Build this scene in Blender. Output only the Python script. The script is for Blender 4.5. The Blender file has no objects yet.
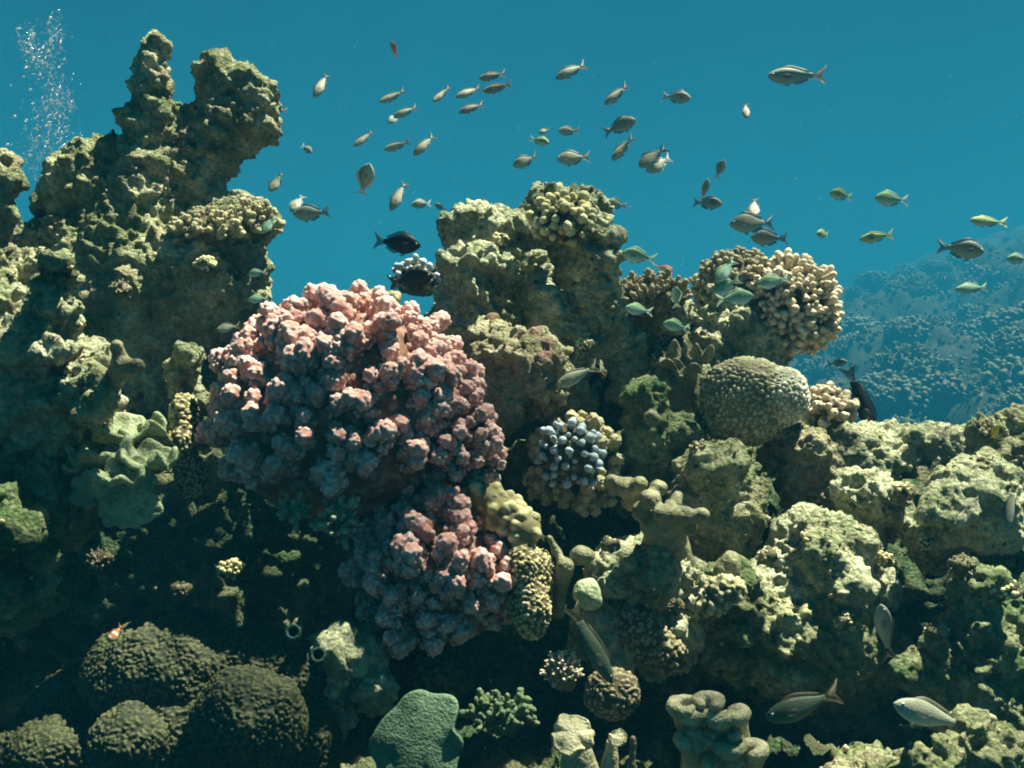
import bpy, math, random
import numpy as np
from mathutils import Vector, Matrix

random.seed(7)
RNG = np.random.default_rng(7)
SC = bpy.context.scene
COL = SC.collection

# ------------------------------------------------------------------ camera
F_PX = 1098.0
cam_d = bpy.data.cameras.new('camera')
cam = bpy.data.objects.new('camera', cam_d)
COL.objects.link(cam)
cam.location = (0, 0, 0)
cam.rotation_euler = (math.radians(90), 0, 0)
cam_d.sensor_width = 36
cam_d.lens = 36 * F_PX / 1024
cam_d.clip_start = 0.02
cam_d.clip_end = 300
SC.camera = cam

# ------------------------------------------------------------------ world, sun, exposure
TO_SUN = Vector((0.34, 0.12, 0.90)).normalized()
world = bpy.data.worlds.new('World')
SC.world = world
world.use_nodes = True
nt = world.node_tree
nt.nodes.clear()
w_out = nt.nodes.new('ShaderNodeOutputWorld')
w_bg = nt.nodes.new('ShaderNodeBackground')
w_sky = nt.nodes.new('ShaderNodeTexSky')
w_sky.sky_type = 'NISHITA'
w_sky.sun_disc = False
w_sky.sun_elevation = math.asin(TO_SUN.z)
w_sky.sun_rotation = math.atan2(TO_SUN.x, TO_SUN.y)
w_mul = nt.nodes.new('ShaderNodeMixRGB')          # daylight filtered by the water column
w_mul.blend_type = 'MULTIPLY'
w_mul.inputs[0].default_value = 1
w_mul.inputs[2].default_value = (0.016, 0.103, 0.118, 1)
nt.links.new(w_sky.outputs[0], w_mul.inputs[1])
nt.links.new(w_mul.outputs[0], w_bg.inputs[0])
w_bg.inputs[1].default_value = 0.06
nt.links.new(w_bg.outputs[0], w_out.inputs[0])

sun_d = bpy.data.lights.new('sun', 'SUN')
sun_d.energy = 5.0
sun_d.angle = math.radians(0.5)
sun_d.color = (0.98, 1.0, 0.76)
sun = bpy.data.objects.new('sun', sun_d)
COL.objects.link(sun)
sun.rotation_euler = TO_SUN.to_track_quat('Z', 'Y').to_euler()

SC.view_settings.view_transform = 'Standard'
SC.view_settings.look = 'None'
SC.view_settings.exposure = 2.3
SC.view_settings.gamma = 1.0
SC.cycles.use_denoising = True
SC.cycles.max_bounces = 5
SC.cycles.diffuse_bounces = 1
SC.cycles.glossy_bounces = 2
SC.cycles.volume_bounces = 0
SC.cycles.transparent_max_bounces = 12
SC.cycles.filter_width = 1.9

HAZE_DENSITY = 0.052
HAZE_COLOR = (0.012, 0.172, 0.315)

# ------------------------------------------------------------------ helpers: space
def at(px, py, Y):
    return np.array([(px - 512) * Y / F_PX, Y, (384 - py) * Y / F_PX])

def tag(o, label=None, cat=None, group=None, kind=None):
    if label: o['label'] = label
    if cat: o['category'] = cat
    if group: o['group'] = group
    if kind: o['kind'] = kind
    return o

def empty(name, loc):
    o = bpy.data.objects.new(name, None)
    COL.objects.link(o)
    o.empty_display_size = 0.02
    o.location = loc
    return o

def mesh_from(name, V, Fc, smooth=True, attrs=None):
    me = bpy.data.meshes.new(name)
    V = np.ascontiguousarray(V, dtype=np.float32)
    me.vertices.add(len(V))
    me.vertices.foreach_set('co', V.ravel())
    if isinstance(Fc, np.ndarray):
        n = len(Fc); k = Fc.shape[1]
        me.loops.add(n * k)
        me.loops.foreach_set('vertex_index', np.ascontiguousarray(Fc, dtype=np.int32).ravel())
        me.polygons.add(n)
        me.polygons.foreach_set('loop_start', np.arange(0, n * k, k, dtype=np.int32))
    else:
        tot = [i for f in Fc for i in f]
        me.loops.add(len(tot))
        me.loops.foreach_set('vertex_index', tot)
        me.polygons.add(len(Fc))
        st = np.cumsum([0] + [len(f) for f in Fc])[:-1]
        me.polygons.foreach_set('loop_start', np.array(st, dtype=np.int32))
    me.update(calc_edges=True)
    me.validate()
    if smooth:
        me.polygons.foreach_set('use_smooth', np.ones(len(me.polygons), dtype=bool))
    if attrs:
        for k, a in attrs.items():
            at_ = me.attributes.new(k, 'FLOAT', 'POINT')
            at_.data.foreach_set('value', np.ascontiguousarray(a, dtype=np.float32))
    return me

def obj(name, me, m, parent=None, loc=None):
    o = bpy.data.objects.new(name, me)
    COL.objects.link(o)
    if m is not None and len(me.materials) == 0:
        me.materials.append(m)
    if parent is not None:
        o.parent = parent
    if loc is not None:
        o.location = loc
    return o

# ------------------------------------------------------------------ helpers: noise
def _hash(ix, iy, iz, seed):
    h = (ix.astype(np.uint32) * np.uint32(374761393) + iy.astype(np.uint32) * np.uint32(668265263)
         + iz.astype(np.uint32) * np.uint32(2147483647 - 1013904222) + np.uint32((seed * 974634777) & 0xffffffff))
    h = (h ^ (h >> np.uint32(13))) * np.uint32(1274126177)
    h = h ^ (h >> np.uint32(16))
    h = h * np.uint32(2246822519)
    return h ^ (h >> np.uint32(15))

def vnoise(P, seed=0):
    """smooth gradient noise, about -1..1"""
    P = np.asarray(P, dtype=np.float32)
    I = np.floor(P).astype(np.int32)
    f = P - I
    u = f * f * f * (f * (f * 6 - 15) + 10)
    out = 0
    for dx in (0, 1):
        wx = u[:, 0] if dx else 1 - u[:, 0]
        for dy in (0, 1):
            wy = u[:, 1] if dy else 1 - u[:, 1]
            for dz in (0, 1):
                wz = u[:, 2] if dz else 1 - u[:, 2]
                h = _hash(I[:, 0] + dx, I[:, 1] + dy, I[:, 2] + dz, seed)
                gx = (h & np.uint32(1023)).astype(np.float32) / 511.5 - 1
                gy = ((h >> np.uint32(10)) & np.uint32(1023)).astype(np.float32) / 511.5 - 1
                gz = ((h >> np.uint32(20)) & np.uint32(1023)).astype(np.float32) / 511.5 - 1
                out = out + wx * wy * wz * (gx * (f[:, 0] - dx) + gy * (f[:, 1] - dy) + gz * (f[:, 2] - dz))
    return out * 1.5

def fbm(P, octv=4, seed=0, gain=0.5, ridged=False):
    a, s, tot = 1.0, 0, 0
    Q = np.asarray(P, dtype=np.float32)
    for k in range(octv):
        v = vnoise(Q, seed + k * 17)
        if ridged: v = 1 - 2 * np.abs(v)
        s = s + a * v; tot += a
        a *= gain; Q = Q * 2.03 + 13.7
    return s / tot

def worley(P, seed=0):
    P = np.asarray(P, dtype=np.float32)
    I = np.floor(P).astype(np.int32)
    f = P - I
    F1 = np.full(len(P), 9.0, np.float32); F2 = F1.copy()
    for dx in (-1, 0, 1):
        for dy in (-1, 0, 1):
            for dz in (-1, 0, 1):
                h = _hash(I[:, 0] + dx, I[:, 1] + dy, I[:, 2] + dz, seed)
                qx = dx + (h & np.uint32(1023)).astype(np.float32) / 1023 - f[:, 0]
                qy = dy + ((h >> np.uint32(10)) & np.uint32(1023)).astype(np.float32) / 1023 - f[:, 1]
                qz = dz + ((h >> np.uint32(20)) & np.uint32(1023)).astype(np.float32) / 1023 - f[:, 2]
                d = np.sqrt(qx * qx + qy * qy + qz * qz)
                m = d < F1
                F2 = np.where(m, F1, np.minimum(F2, d))
                F1 = np.where(m, d, F1)
    return F1, F2

# ------------------------------------------------------------------ helpers: signed distance fields meshed by surface nets
def surface_nets(F, org, h):
    S = F < 0
    nx, ny, nz = F.shape
    c = np.zeros((nx - 1, ny - 1, nz - 1), np.int8)
    for a in (0, 1):
        for b in (0, 1):
            for d in (0, 1):
                c += S[a:nx - 1 + a, b:ny - 1 + b, d:nz - 1 + d]
    act = (c > 0) & (c < 8)
    idx = np.argwhere(act)
    vid = np.full(act.shape, -1, np.int64)
    vid[act] = np.arange(len(idx))
    corners = np.array([[a, b, d] for a in (0, 1) for b in (0, 1) for d in (0, 1)])
    vals = [F[idx[:, 0] + k[0], idx[:, 1] + k[1], idx[:, 2] + k[2]] for k in corners]
    acc = np.zeros((len(idx), 3), np.float32); cnt = np.zeros(len(idx), np.float32)
    for i in range(8):
        for j in range(i + 1, 8):
            if np.abs(corners[i] - corners[j]).sum() != 1: continue
            va, vb = vals[i], vals[j]
            m = (va < 0) != (vb < 0)
            t = np.where(m, va / np.where(m, va - vb, 1), 0)
            pt = corners[i] + t[:, None] * (corners[j] - corners[i])
            acc += np.where(m[:, None], pt, 0); cnt += m
    V = (idx + acc / cnt[:, None]) * h + org
    Q = []
    for ax in range(3):
        sl0 = [slice(1, -1)] * 3; sl1 = [slice(1, -1)] * 3
        sl0[ax] = slice(0, -1); sl1[ax] = slice(1, None)
        A = S[tuple(sl0)]; B = S[tuple(sl1)]
        e = np.argwhere(A != B)
        if len(e) == 0: continue
        o = [1, 1, 1]; o[ax] = 0
        base = e + o
        flip = A[e[:, 0], e[:, 1], e[:, 2]]
        u, v = (ax + 1) % 3, (ax + 2) % 3
        du = np.zeros(3, int); du[u] = 1
        dv = np.zeros(3, int); dv[v] = 1
        g = lambda p: vid[p[:, 0], p[:, 1], p[:, 2]]
        q = np.stack([g(base - du - dv), g(base - dv), g(base), g(base - du)], 1)
        q[~flip] = q[~flip][:, ::-1]
        Q.append(q)
    Q = np.concatenate(Q)
    Q = Q[(Q >= 0).all(1)]
    return V.astype(np.float32), Q

def normals(V, Q):
    n = np.cross(V[Q[:, 2]] - V[Q[:, 0]], V[Q[:, 3]] - V[Q[:, 1]])
    N = np.zeros_like(V)
    for k in range(4):
        np.add.at(N, Q[:, k], n)
    return N / (np.linalg.norm(N, axis=1, keepdims=True) + 1e-12)

def smin(a, b, k):
    h = np.maximum(k - np.abs(a - b), 0) / k
    return np.minimum(a, b) - h * h * k * 0.25

def sdf_mesh(prims, h, k, pad=0.02, warp=None):
    """prims in metres: ('e', c, r3) ellipsoid, ('c', a, ra, b, rb) round cone, ('-e', c, r3) carve"""
    lo = np.full(3, 1e9); hi = -lo
    for p in prims:
        if p[0] == 'e':
            lo = np.minimum(lo, p[1] - p[2]); hi = np.maximum(hi, p[1] + p[2])
        elif p[0] == 'c':
            lo = np.minimum(lo, np.minimum(p[1] - p[2], p[3] - p[4])); hi = np.maximum(hi, np.maximum(p[1] + p[2], p[3] + p[4]))
    lo -= pad; hi += pad
    n = np.ceil((hi - lo) / h).astype(int) + 1
    X = (lo[0] + np.arange(n[0]) * h).astype(np.float32)[:, None, None]
    Y = (lo[1] + np.arange(n[1]) * h).astype(np.float32)[None, :, None]
    Z = (lo[2] + np.arange(n[2]) * h).astype(np.float32)[None, None, :]
    Fd = np.full(tuple(n), 9.0, np.float32)
    for p in prims:
        if p[0] in ('e', '-e'):
            c, r = p[1], p[2]
            ax, ay, az = (X - c[0]), (Y - c[1]), (Z - c[2])
            k0 = np.sqrt((ax / r[0]) ** 2 + (ay / r[1]) ** 2 + (az / r[2]) ** 2)
            k1 = np.sqrt((ax / r[0] ** 2) ** 2 + (ay / r[1] ** 2) ** 2 + (az / r[2] ** 2) ** 2) + 1e-6
            d = k0 * (k0 - 1) / k1
        else:
            a, ra, b, rb = p[1:]
            ba = b - a; L = float(ba @ ba) + 1e-12
            t = np.clip(((X - a[0]) * ba[0] + (Y - a[1]) * ba[1] + (Z - a[2]) * ba[2]) / L, 0, 1)
            d = np.sqrt((X - a[0] - t * ba[0]) ** 2 + (Y - a[1] - t * ba[1]) ** 2 + (Z - a[2] - t * ba[2]) ** 2) - (ra + t * (rb - ra))
        if p[0] == '-e':
            Fd = -smin(-Fd, d, k)
        else:
            Fd = smin(Fd, d.astype(np.float32), k)
    if warp:
        amp, scale, seed = warp
        m = np.abs(Fd) < amp * 1.6
        I = np.argwhere(m)
        P = I * h + lo
        Fd[m] += amp * fbm(P / scale, 3, seed).astype(np.float32)
    # close at the border
    Fd[0] = Fd[-1] = 1; Fd[:, 0] = Fd[:, -1] = 1; Fd[:, :, 0] = Fd[:, :, -1] = 1
    return surface_nets(Fd, lo, h)

def px_prims(L, Y0):
    """pixel-measured list to metres; each entry ('e',x,y,dY,rx,ry,rd) or ('c',x1,y1,dY1,r1,x2,y2,dY2,r2); radii in pixels"""
    out = []
    for p in L:
        if p[0] in ('e', '-e'):
            _, x, y, dY, rx, ry, rd = p
            Y = Y0 + dY; s = Y / F_PX
            out.append((p[0], at(x, y, Y), np.array([rx * s, rd * s, ry * s])))
        else:
            _, x1, y1, d1, r1, x2, y2, d2, r2 = p
            out.append(('c', at(x1, y1, Y0 + d1), r1 * (Y0 + d1) / F_PX, at(x2, y2, Y0 + d2), r2 * (Y0 + d2) / F_PX))
    return out

def rough(V, Q, amp=1.0, seed=0, s=1.0, pits=1.0, bumps=1.0):
    N = normals(V, Q)
    d = 0.013 * fbm(V / (0.075 * s), 3, seed) + 0.010 * fbm(V / (0.055 * s), 2, seed + 2, 0.5, ridged=True) + 0.014 * fbm(V / (0.028 * s), 4, seed + 5, 0.62, ridged=True) + 0.006 * fbm(V / (0.010 * s), 2, seed + 6)
    F1, F2 = worley(V / (0.024 * s) + 0.35 * fbm(V / (0.03 * s), 2, seed + 3)[:, None], seed + 9)
    d += bumps * 0.007 * np.maximum(0, 1 - (F1 / 0.62) ** 2)
    G1, _ = worley(V / (0.034 * s) + 0.5 * fbm(V / (0.02 * s), 2, seed + 8)[:, None], seed + 21)
    d -= pits * 0.016 * np.clip(fbm(V / (0.09 * s), 2, seed + 50) * 2 + 0.5, 0, 1) * np.maximum(0, 1 - (G1 / 0.40) ** 2)
    H1, _ = worley(V / (0.0095 * s), seed + 31)
    msk = np.clip(fbm(V / (0.06 * s), 2, seed + 40) * 2.2 + 0.55, 0, 1)
    d += bumps * 0.0060 * msk * np.maximum(0, 1 - (H1 / 0.6) ** 2)
    d -= 0.010
    return V + N * (d * amp)[:, None]

# ------------------------------------------------------------------ materials
class NT:
    def __init__(s, name):
        s.m = bpy.data.materials.new(name); s.m.use_nodes = True
        s.t = s.m.node_tree; s.t.nodes.clear()
        s.out = s.n('ShaderNodeOutputMaterial')
    def n(s, typ, **kw):
        x = s.t.nodes.new(typ)
        for k, v in kw.items(): setattr(x, k, v)
        return x
    def l(s, a, b): s.t.links.new(a, b)
    def coord(s, rand=True):
        tc = s.n('ShaderNodeTexCoord')
        if not rand: return tc.outputs['Object']
        oi = s.n('ShaderNodeObjectInfo')
        mu = s.n('ShaderNodeMath', operation='MULTIPLY'); s.l(oi.outputs['Random'], mu.inputs[0]); mu.inputs[1].default_value = 17
        ad = s.n('ShaderNodeVectorMath', operation='ADD'); s.l(tc.outputs['Object'], ad.inputs[0]); s.l(mu.outputs[0], ad.inputs[1])
        return ad.outputs[0]
    def noise(s, co, scale, detail=4, rough=0.55):
        x = s.n('ShaderNodeTexNoise'); x.inputs['Scale'].default_value = scale
        x.inputs['Detail'].default_value = detail; x.inputs['Roughness'].default_value = rough
        s.l(co, x.inputs['Vector']); return x.outputs['Fac']
    def voro(s, co, scale, feature='F1', out='Distance'):
        x = s.n('ShaderNodeTexVoronoi', feature=feature); x.inputs['Scale'].default_value = scale
        s.l(co, x.inputs['Vector']); return x.outputs[out]
    def ramp(s, f, stops):
        x = s.n('ShaderNodeValToRGB'); s.l(f, x.inputs[0])
        e = x.color_ramp.elements
        while len(e) < len(stops): e.new(0.5)
        for i, (p, c) in enumerate(stops):
            e[i].position = p
            e[i].color = (*c, 1) if isinstance(c, tuple) else (c, c, c, 1)
        return x.outputs[0]
    def mix(s, f, a, b, mode='MIX'):
        x = s.n('ShaderNodeMixRGB', blend_type=mode)
        for i, v in ((0, f), (1, a), (2, b)):
            if hasattr(v, 'links'): s.l(v, x.inputs[i])
            else: x.inputs[i].default_value = (*v, 1) if isinstance(v, tuple) else v
        return x.outputs[0]
    def math(s, op, a, b=0.0):
        x = s.n('ShaderNodeMath', operation=op)
        for i, v in ((0, a), (1, b)):
            if hasattr(v, 'links'): s.l(v, x.inputs[i])
            else: x.inputs[i].default_value = v
        return x.outputs[0]
    def attr(s, name):
        x = s.n('ShaderNodeAttribute'); x.attribute_name = name; return x.outputs['Fac']
    def finish(s, color, roughness=0.8, height=None, dist=0.002, strength=1.0, spec=0.2, sss=0.0):
        b = s.n('ShaderNodeBsdfPrincipled')
        if hasattr(color, 'links'): s.l(color, b.inputs['Base Color'])
        else: b.inputs['Base Color'].default_value = (*color, 1)
        b.inputs['Roughness'].default_value = roughness
        b.inputs['Specular IOR Level'].default_value = spec
        if height is not None:
            bp = s.n('ShaderNodeBump'); bp.inputs['Distance'].default_value = dist; bp.inputs['Strength'].default_value = strength
            s.l(height, bp.inputs['Height']); s.l(bp.outputs[0], b.inputs['Normal'])
        s.l(b.outputs[0], s.out.inputs[0])
        return s.m

def mat_rock(name, dark, mid, pale, turf=(0.05, 0.085, 0.03), turf_amt=0.5, crust=(0.22, 0.10, 0.09), crust_amt=0.35, sc=1.0):
    s = NT(name)
    co = s.coord()
    base = s.ramp(s.noise(co, 14 * sc, 8, 0.68), [(0.32, dark), (0.42, mid), (0.60, pale)])
    speck = s.ramp(s.noise(co, 160 * sc, 4, 0.6), [(0.38, 0.55), (0.62, 1.25)])
    base = s.mix(0.8, base, speck, 'MULTIPLY')
    tf = s.ramp(s.noise(co, 9 * sc, 6, 0.7), [(0.50 - 0.12 * turf_amt, 0.0), (0.60 - 0.08 * turf_amt, 1.0)])
    tcol = s.ramp(s.noise(co, 210 * sc, 3), [(0.35, tuple(c * 0.55 for c in turf)), (0.65, tuple(c * 1.6 for c in turf))])
    base = s.mix(s.math('MULTIPLY', tf, 0.85 * turf_amt + 0.2), base, tcol)
    v = s.noise(co, 21 * sc, 5, 0.6)
    cf = s.ramp(v, [(0.56, 0.0), (0.61, 1.0)])
    base = s.mix(s.math('MULTIPLY', cf, crust_amt), base, crust)
    pf = s.ramp(s.voro(co, 70 * sc), [(0.10, 1.0), (0.22, 0.0)])       # pale encrusting dots
    base = s.mix(s.math('MULTIPLY', pf, 0.35), base, pale)
    h1 = s.noise(co, 110 * sc, 8, 0.75)
    h2 = s.voro(co, 230 * sc)
    hh = s.math('ADD', h1, s.math('MULTIPLY', h2, 0.5))
    return s.finish(base, 0.9, hh, 0.010, 1.0, 0.12)

M = {}
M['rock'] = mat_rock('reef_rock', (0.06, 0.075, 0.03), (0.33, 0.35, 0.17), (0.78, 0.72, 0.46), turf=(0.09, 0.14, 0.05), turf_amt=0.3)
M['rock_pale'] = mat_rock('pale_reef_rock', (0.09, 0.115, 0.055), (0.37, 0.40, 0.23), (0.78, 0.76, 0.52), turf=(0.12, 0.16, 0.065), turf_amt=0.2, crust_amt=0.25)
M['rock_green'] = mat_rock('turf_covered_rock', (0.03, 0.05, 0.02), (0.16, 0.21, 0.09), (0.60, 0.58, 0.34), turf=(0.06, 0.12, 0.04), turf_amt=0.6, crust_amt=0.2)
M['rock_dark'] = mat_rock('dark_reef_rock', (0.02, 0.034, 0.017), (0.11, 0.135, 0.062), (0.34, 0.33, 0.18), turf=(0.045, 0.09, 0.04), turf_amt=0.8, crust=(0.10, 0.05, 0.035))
M['rock_pink'] = mat_rock('coralline_crusted_rock', (0.09, 0.07, 0.04), (0.34, 0.29, 0.18), (0.68, 0.60, 0.40), turf=(0.11, 0.14, 0.06), turf_amt=0.3, crust=(0.44, 0.24, 0.21), crust_amt=0.8)
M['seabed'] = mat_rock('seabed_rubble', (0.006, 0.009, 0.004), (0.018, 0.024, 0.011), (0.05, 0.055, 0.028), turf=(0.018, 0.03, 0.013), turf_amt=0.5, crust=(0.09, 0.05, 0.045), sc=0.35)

def mat_branch(name, base, mid, tip, dot, bump=0.0012, mottle=0.5):
    """coral branch: colour from its base to its tip (attribute along), polyps from attribute bump"""
    s = NT(name)
    co = s.coord()
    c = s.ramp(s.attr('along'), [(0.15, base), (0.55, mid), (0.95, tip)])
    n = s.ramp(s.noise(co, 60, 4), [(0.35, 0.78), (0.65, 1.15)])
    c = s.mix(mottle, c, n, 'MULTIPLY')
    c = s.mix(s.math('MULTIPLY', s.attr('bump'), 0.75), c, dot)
    oi = s.n('ShaderNodeObjectInfo')
    hs = s.n('ShaderNodeHueSaturation')
    v = s.n('ShaderNodeMapRange'); s.l(oi.outputs['Random'], v.inputs[0]); v.inputs[3].default_value = 0.82; v.inputs[4].default_value = 1.12
    s.l(v.outputs[0], hs.inputs['Value']); s.l(c, hs.inputs['Color'])
    h = s.noise(co, 700, 3)
    return s.finish(hs.outputs[0], 0.65, h, bump, 0.8, 0.25)

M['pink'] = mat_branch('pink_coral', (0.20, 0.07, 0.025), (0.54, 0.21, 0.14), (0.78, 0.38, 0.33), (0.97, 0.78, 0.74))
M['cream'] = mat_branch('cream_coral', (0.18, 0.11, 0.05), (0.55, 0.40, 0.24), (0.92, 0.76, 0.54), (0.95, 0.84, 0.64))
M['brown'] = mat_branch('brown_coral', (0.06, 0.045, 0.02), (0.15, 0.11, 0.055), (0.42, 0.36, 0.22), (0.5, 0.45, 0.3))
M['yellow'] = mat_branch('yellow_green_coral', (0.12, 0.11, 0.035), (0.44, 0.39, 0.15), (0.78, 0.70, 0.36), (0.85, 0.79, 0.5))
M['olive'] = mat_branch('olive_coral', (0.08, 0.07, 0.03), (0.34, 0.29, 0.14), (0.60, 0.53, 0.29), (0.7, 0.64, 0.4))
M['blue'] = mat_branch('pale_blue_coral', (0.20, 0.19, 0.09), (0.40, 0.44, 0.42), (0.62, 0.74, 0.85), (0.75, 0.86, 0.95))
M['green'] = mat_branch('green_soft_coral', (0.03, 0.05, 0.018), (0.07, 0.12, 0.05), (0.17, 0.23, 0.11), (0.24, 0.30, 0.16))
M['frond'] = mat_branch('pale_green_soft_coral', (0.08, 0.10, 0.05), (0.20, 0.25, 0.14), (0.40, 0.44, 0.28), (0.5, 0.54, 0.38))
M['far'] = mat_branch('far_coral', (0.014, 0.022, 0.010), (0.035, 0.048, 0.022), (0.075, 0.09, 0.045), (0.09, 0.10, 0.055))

def mat_smooth(name, a, b, rough_=0.6, sc=30, through=0.25):
    s = NT(name); co = s.coord()
    c = s.ramp(s.noise(co, sc, 5), [(0.35, a), (0.65, b)])
    c = s.mix(0.7, c, s.ramp(s.noise(co, 190, 4, 0.6), [(0.35, 0.72), (0.65, 1.2)]), 'MULTIPLY')
    st = s.ramp(s.noise(co, 55, 6, 0.7), [(0.52, 0.0), (0.62, 0.65)])
    c = s.mix(st, c, tuple(x * 0.42 for x in a))
    pl = s.ramp(s.voro(co, 330), [(0.15, 0.5), (0.35, 0.0)])
    c = s.mix(pl, c, tuple(min(1, x * 1.5) for x in b))
    h = s.math('ADD', s.noise(co, 300, 5), s.math('MULTIPLY', s.voro(co, 420), 0.6))
    s.finish(c, rough_, h, 0.0016, 0.7, 0.25)
    bs = s.out.inputs[0].links[0].from_socket
    t = s.n('ShaderNodeBsdfTranslucent'); s.l(c, t.inputs[0])
    x = s.n('ShaderNodeMixShader'); x.inputs[0].default_value = through
    s.l(bs, x.inputs[1]); s.l(t.outputs[0], x.inputs[2]); s.l(x.outputs[0], s.out.inputs[0])
    return s.m
M['leather'] = mat_smooth('leather_coral', (0.28, 0.33, 0.18), (0.46, 0.50, 0.31))
M['leather_tan'] = mat_smooth('tan_leather_coral', (0.17, 0.17, 0.095), (0.32, 0.30, 0.18))
M['leather_white'] = mat_smooth('pale_leather_coral', (0.36, 0.34, 0.20), (0.60, 0.55, 0.36))
M['plate'] = mat_smooth('dark_green_leather_coral', (0.10, 0.17, 0.10), (0.17, 0.26, 0.16))
M['tube'] = mat_smooth('green_tube', (0.02, 0.07, 0.05), (0.05, 0.13, 0.09))
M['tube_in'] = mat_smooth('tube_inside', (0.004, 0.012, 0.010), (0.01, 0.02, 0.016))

def mat_polyp(name, low, high, tip=None):
    s = NT(name); co = s.coord()
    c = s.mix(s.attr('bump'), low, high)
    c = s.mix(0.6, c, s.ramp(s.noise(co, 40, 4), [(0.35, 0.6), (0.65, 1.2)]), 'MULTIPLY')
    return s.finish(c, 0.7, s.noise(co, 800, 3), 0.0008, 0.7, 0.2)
M['brain'] = mat_polyp('brain_coral', (0.10, 0.095, 0.05), (0.50, 0.46, 0.29))
M['brain_lit'] = mat_polyp('sunlit_brain_coral', (0.22, 0.21, 0.14), (0.74, 0.72, 0.58))  # paler copy of the coral colour, stands in for sun on the right side
M['gonio'] = mat_polyp('flowerpot_coral', (0.08, 0.065, 0.03), (0.74, 0.62, 0.33))
M['gonio_brown'] = mat_polyp('brown_polyp_coral', (0.06, 0.05, 0.025), (0.42, 0.34, 0.20))
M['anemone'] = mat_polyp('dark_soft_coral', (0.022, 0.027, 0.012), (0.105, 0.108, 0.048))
M['knobby'] = mat_polyp('knobby_coral', (0.20, 0.17, 0.08), (0.62, 0.54, 0.30))
M['cobble'] = mat_polyp('cobbled_coral', (0.12, 0.12, 0.06), (0.55, 0.50, 0.30))

# ------------------------------------------------------------------ water volume
def box_mesh(name, lo, hi):
    V = [(x, y, z) for x in (lo[0], hi[0]) for y in (lo[1], hi[1]) for z in (lo[2], hi[2])]
    Fc = np.array([[0, 1, 3, 2], [4, 6, 7, 5], [0, 4, 5, 1], [2, 3, 7, 6], [0, 2, 6, 4], [1, 5, 7, 3]])
    return mesh_from(name, np.array(V), Fc, smooth=False)

hm = bpy.data.materials.new('sea_water'); hm.use_nodes = True
ht = hm.node_tree; ht.nodes.clear()
ho = ht.nodes.new('ShaderNodeOutputMaterial'); hv = ht.nodes.new('ShaderNodeVolumePrincipled')
hv.inputs['Color'].default_value = (*HAZE_COLOR, 1)
hv.inputs['Density'].default_value = HAZE_DENSITY
hv.inputs['Anisotropy'].default_value = 0.05
hv.inputs['Absorption Color'].default_value = (0, 0, 0, 1)
ht.links.new(hv.outputs[0], ho.inputs['Volume'])
haze = obj('haze', box_mesh('haze', (-46, -8, -9.0), (46, 52, 5.6)), hm)
tag(haze, kind='stuff')

# ------------------------------------------------------------------ rippled sheet added above view: its patterned transparency dapples the sunlight on the reef
gx, gy = np.meshgrid(np.linspace(-3.5, 4.5, 160), np.linspace(-2.5, 5.6, 160), indexing='ij')
gz = 2.6 + 0.03 * fbm(np.stack([gx.ravel() / 0.7, gy.ravel() / 0.5, gx.ravel() * 0], 1), 3, 90)
gi = np.arange(159)[:, None] * 160 + np.arange(159)[None, :]
DAPPLE_SHIFT = (-1.3, 2.6, 0)
ws = NT('dapple_pattern')
co_ = ws.n('ShaderNodeMapping'); ws.l(ws.coord(False), co_.inputs['Vector']); co_.inputs['Location'].default_value = DAPPLE_SHIFT; co_ = co_.outputs[0]
wp = ws.n('ShaderNodeTexNoise'); wp.inputs['Scale'].default_value = 2.2; wp.inputs['Detail'].default_value = 3; ws.l(co_, wp.inputs['Vector'])
wa = ws.n('ShaderNodeVectorMath', operation='MULTIPLY_ADD'); ws.l(wp.outputs['Color'], wa.inputs[0]); wa.inputs[1].default_value = (0.35, 0.35, 0.35); ws.l(co_, wa.inputs[2])
wv = ws.voro(wa.outputs[0], 5.5, 'DISTANCE_TO_EDGE')
net = ws.ramp(wv, [(0.0, 1.0), (0.10, 0.85), (0.40, 0.45)])  # net of light and dim patches drawn into the sheet's transparency
broad = ws.ramp(ws.noise(co_, 3.2, 3, 0.6), [(0.38, 0.50), (0.52, 1.0)])
wt = ws.n('ShaderNodeBsdfTransparent'); ws.l(ws.mix(1.0, net, broad, 'MULTIPLY'), wt.inputs[0])
wg = ws.n('ShaderNodeBsdfGlossy'); wg.inputs['Roughness'].default_value = 0.05
wm = ws.n('ShaderNodeMixShader'); wm.inputs[0].default_value = 0.03; ws.l(wt.outputs[0], wm.inputs[1]); ws.l(wg.outputs[0], wm.inputs[2]); ws.l(wm.outputs[0], ws.out.inputs[0])
sf = obj('dapple_sheet', mesh_from('dapple_sheet', np.stack([gx.ravel(), gy.ravel(), gz], 1), np.stack([gi, gi + 160, gi + 161, gi + 1], -1).reshape(-1, 4)), ws.m)
tag(sf, kind='structure')

# ------------------------------------------------------------------ seabed (terrain)
HS = 4.8
def hill(x, y):
    x = x / HS; y = y / HS
    b = -0.62 + 0.34 * np.minimum(x, 3.4) + 0.055 * np.minimum(y, 6) - 0.25 * np.exp(-((y - 1.2) / 1.0) ** 2)
    return HS * np.maximum(b, -1.3 + 0.05 * x)

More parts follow.
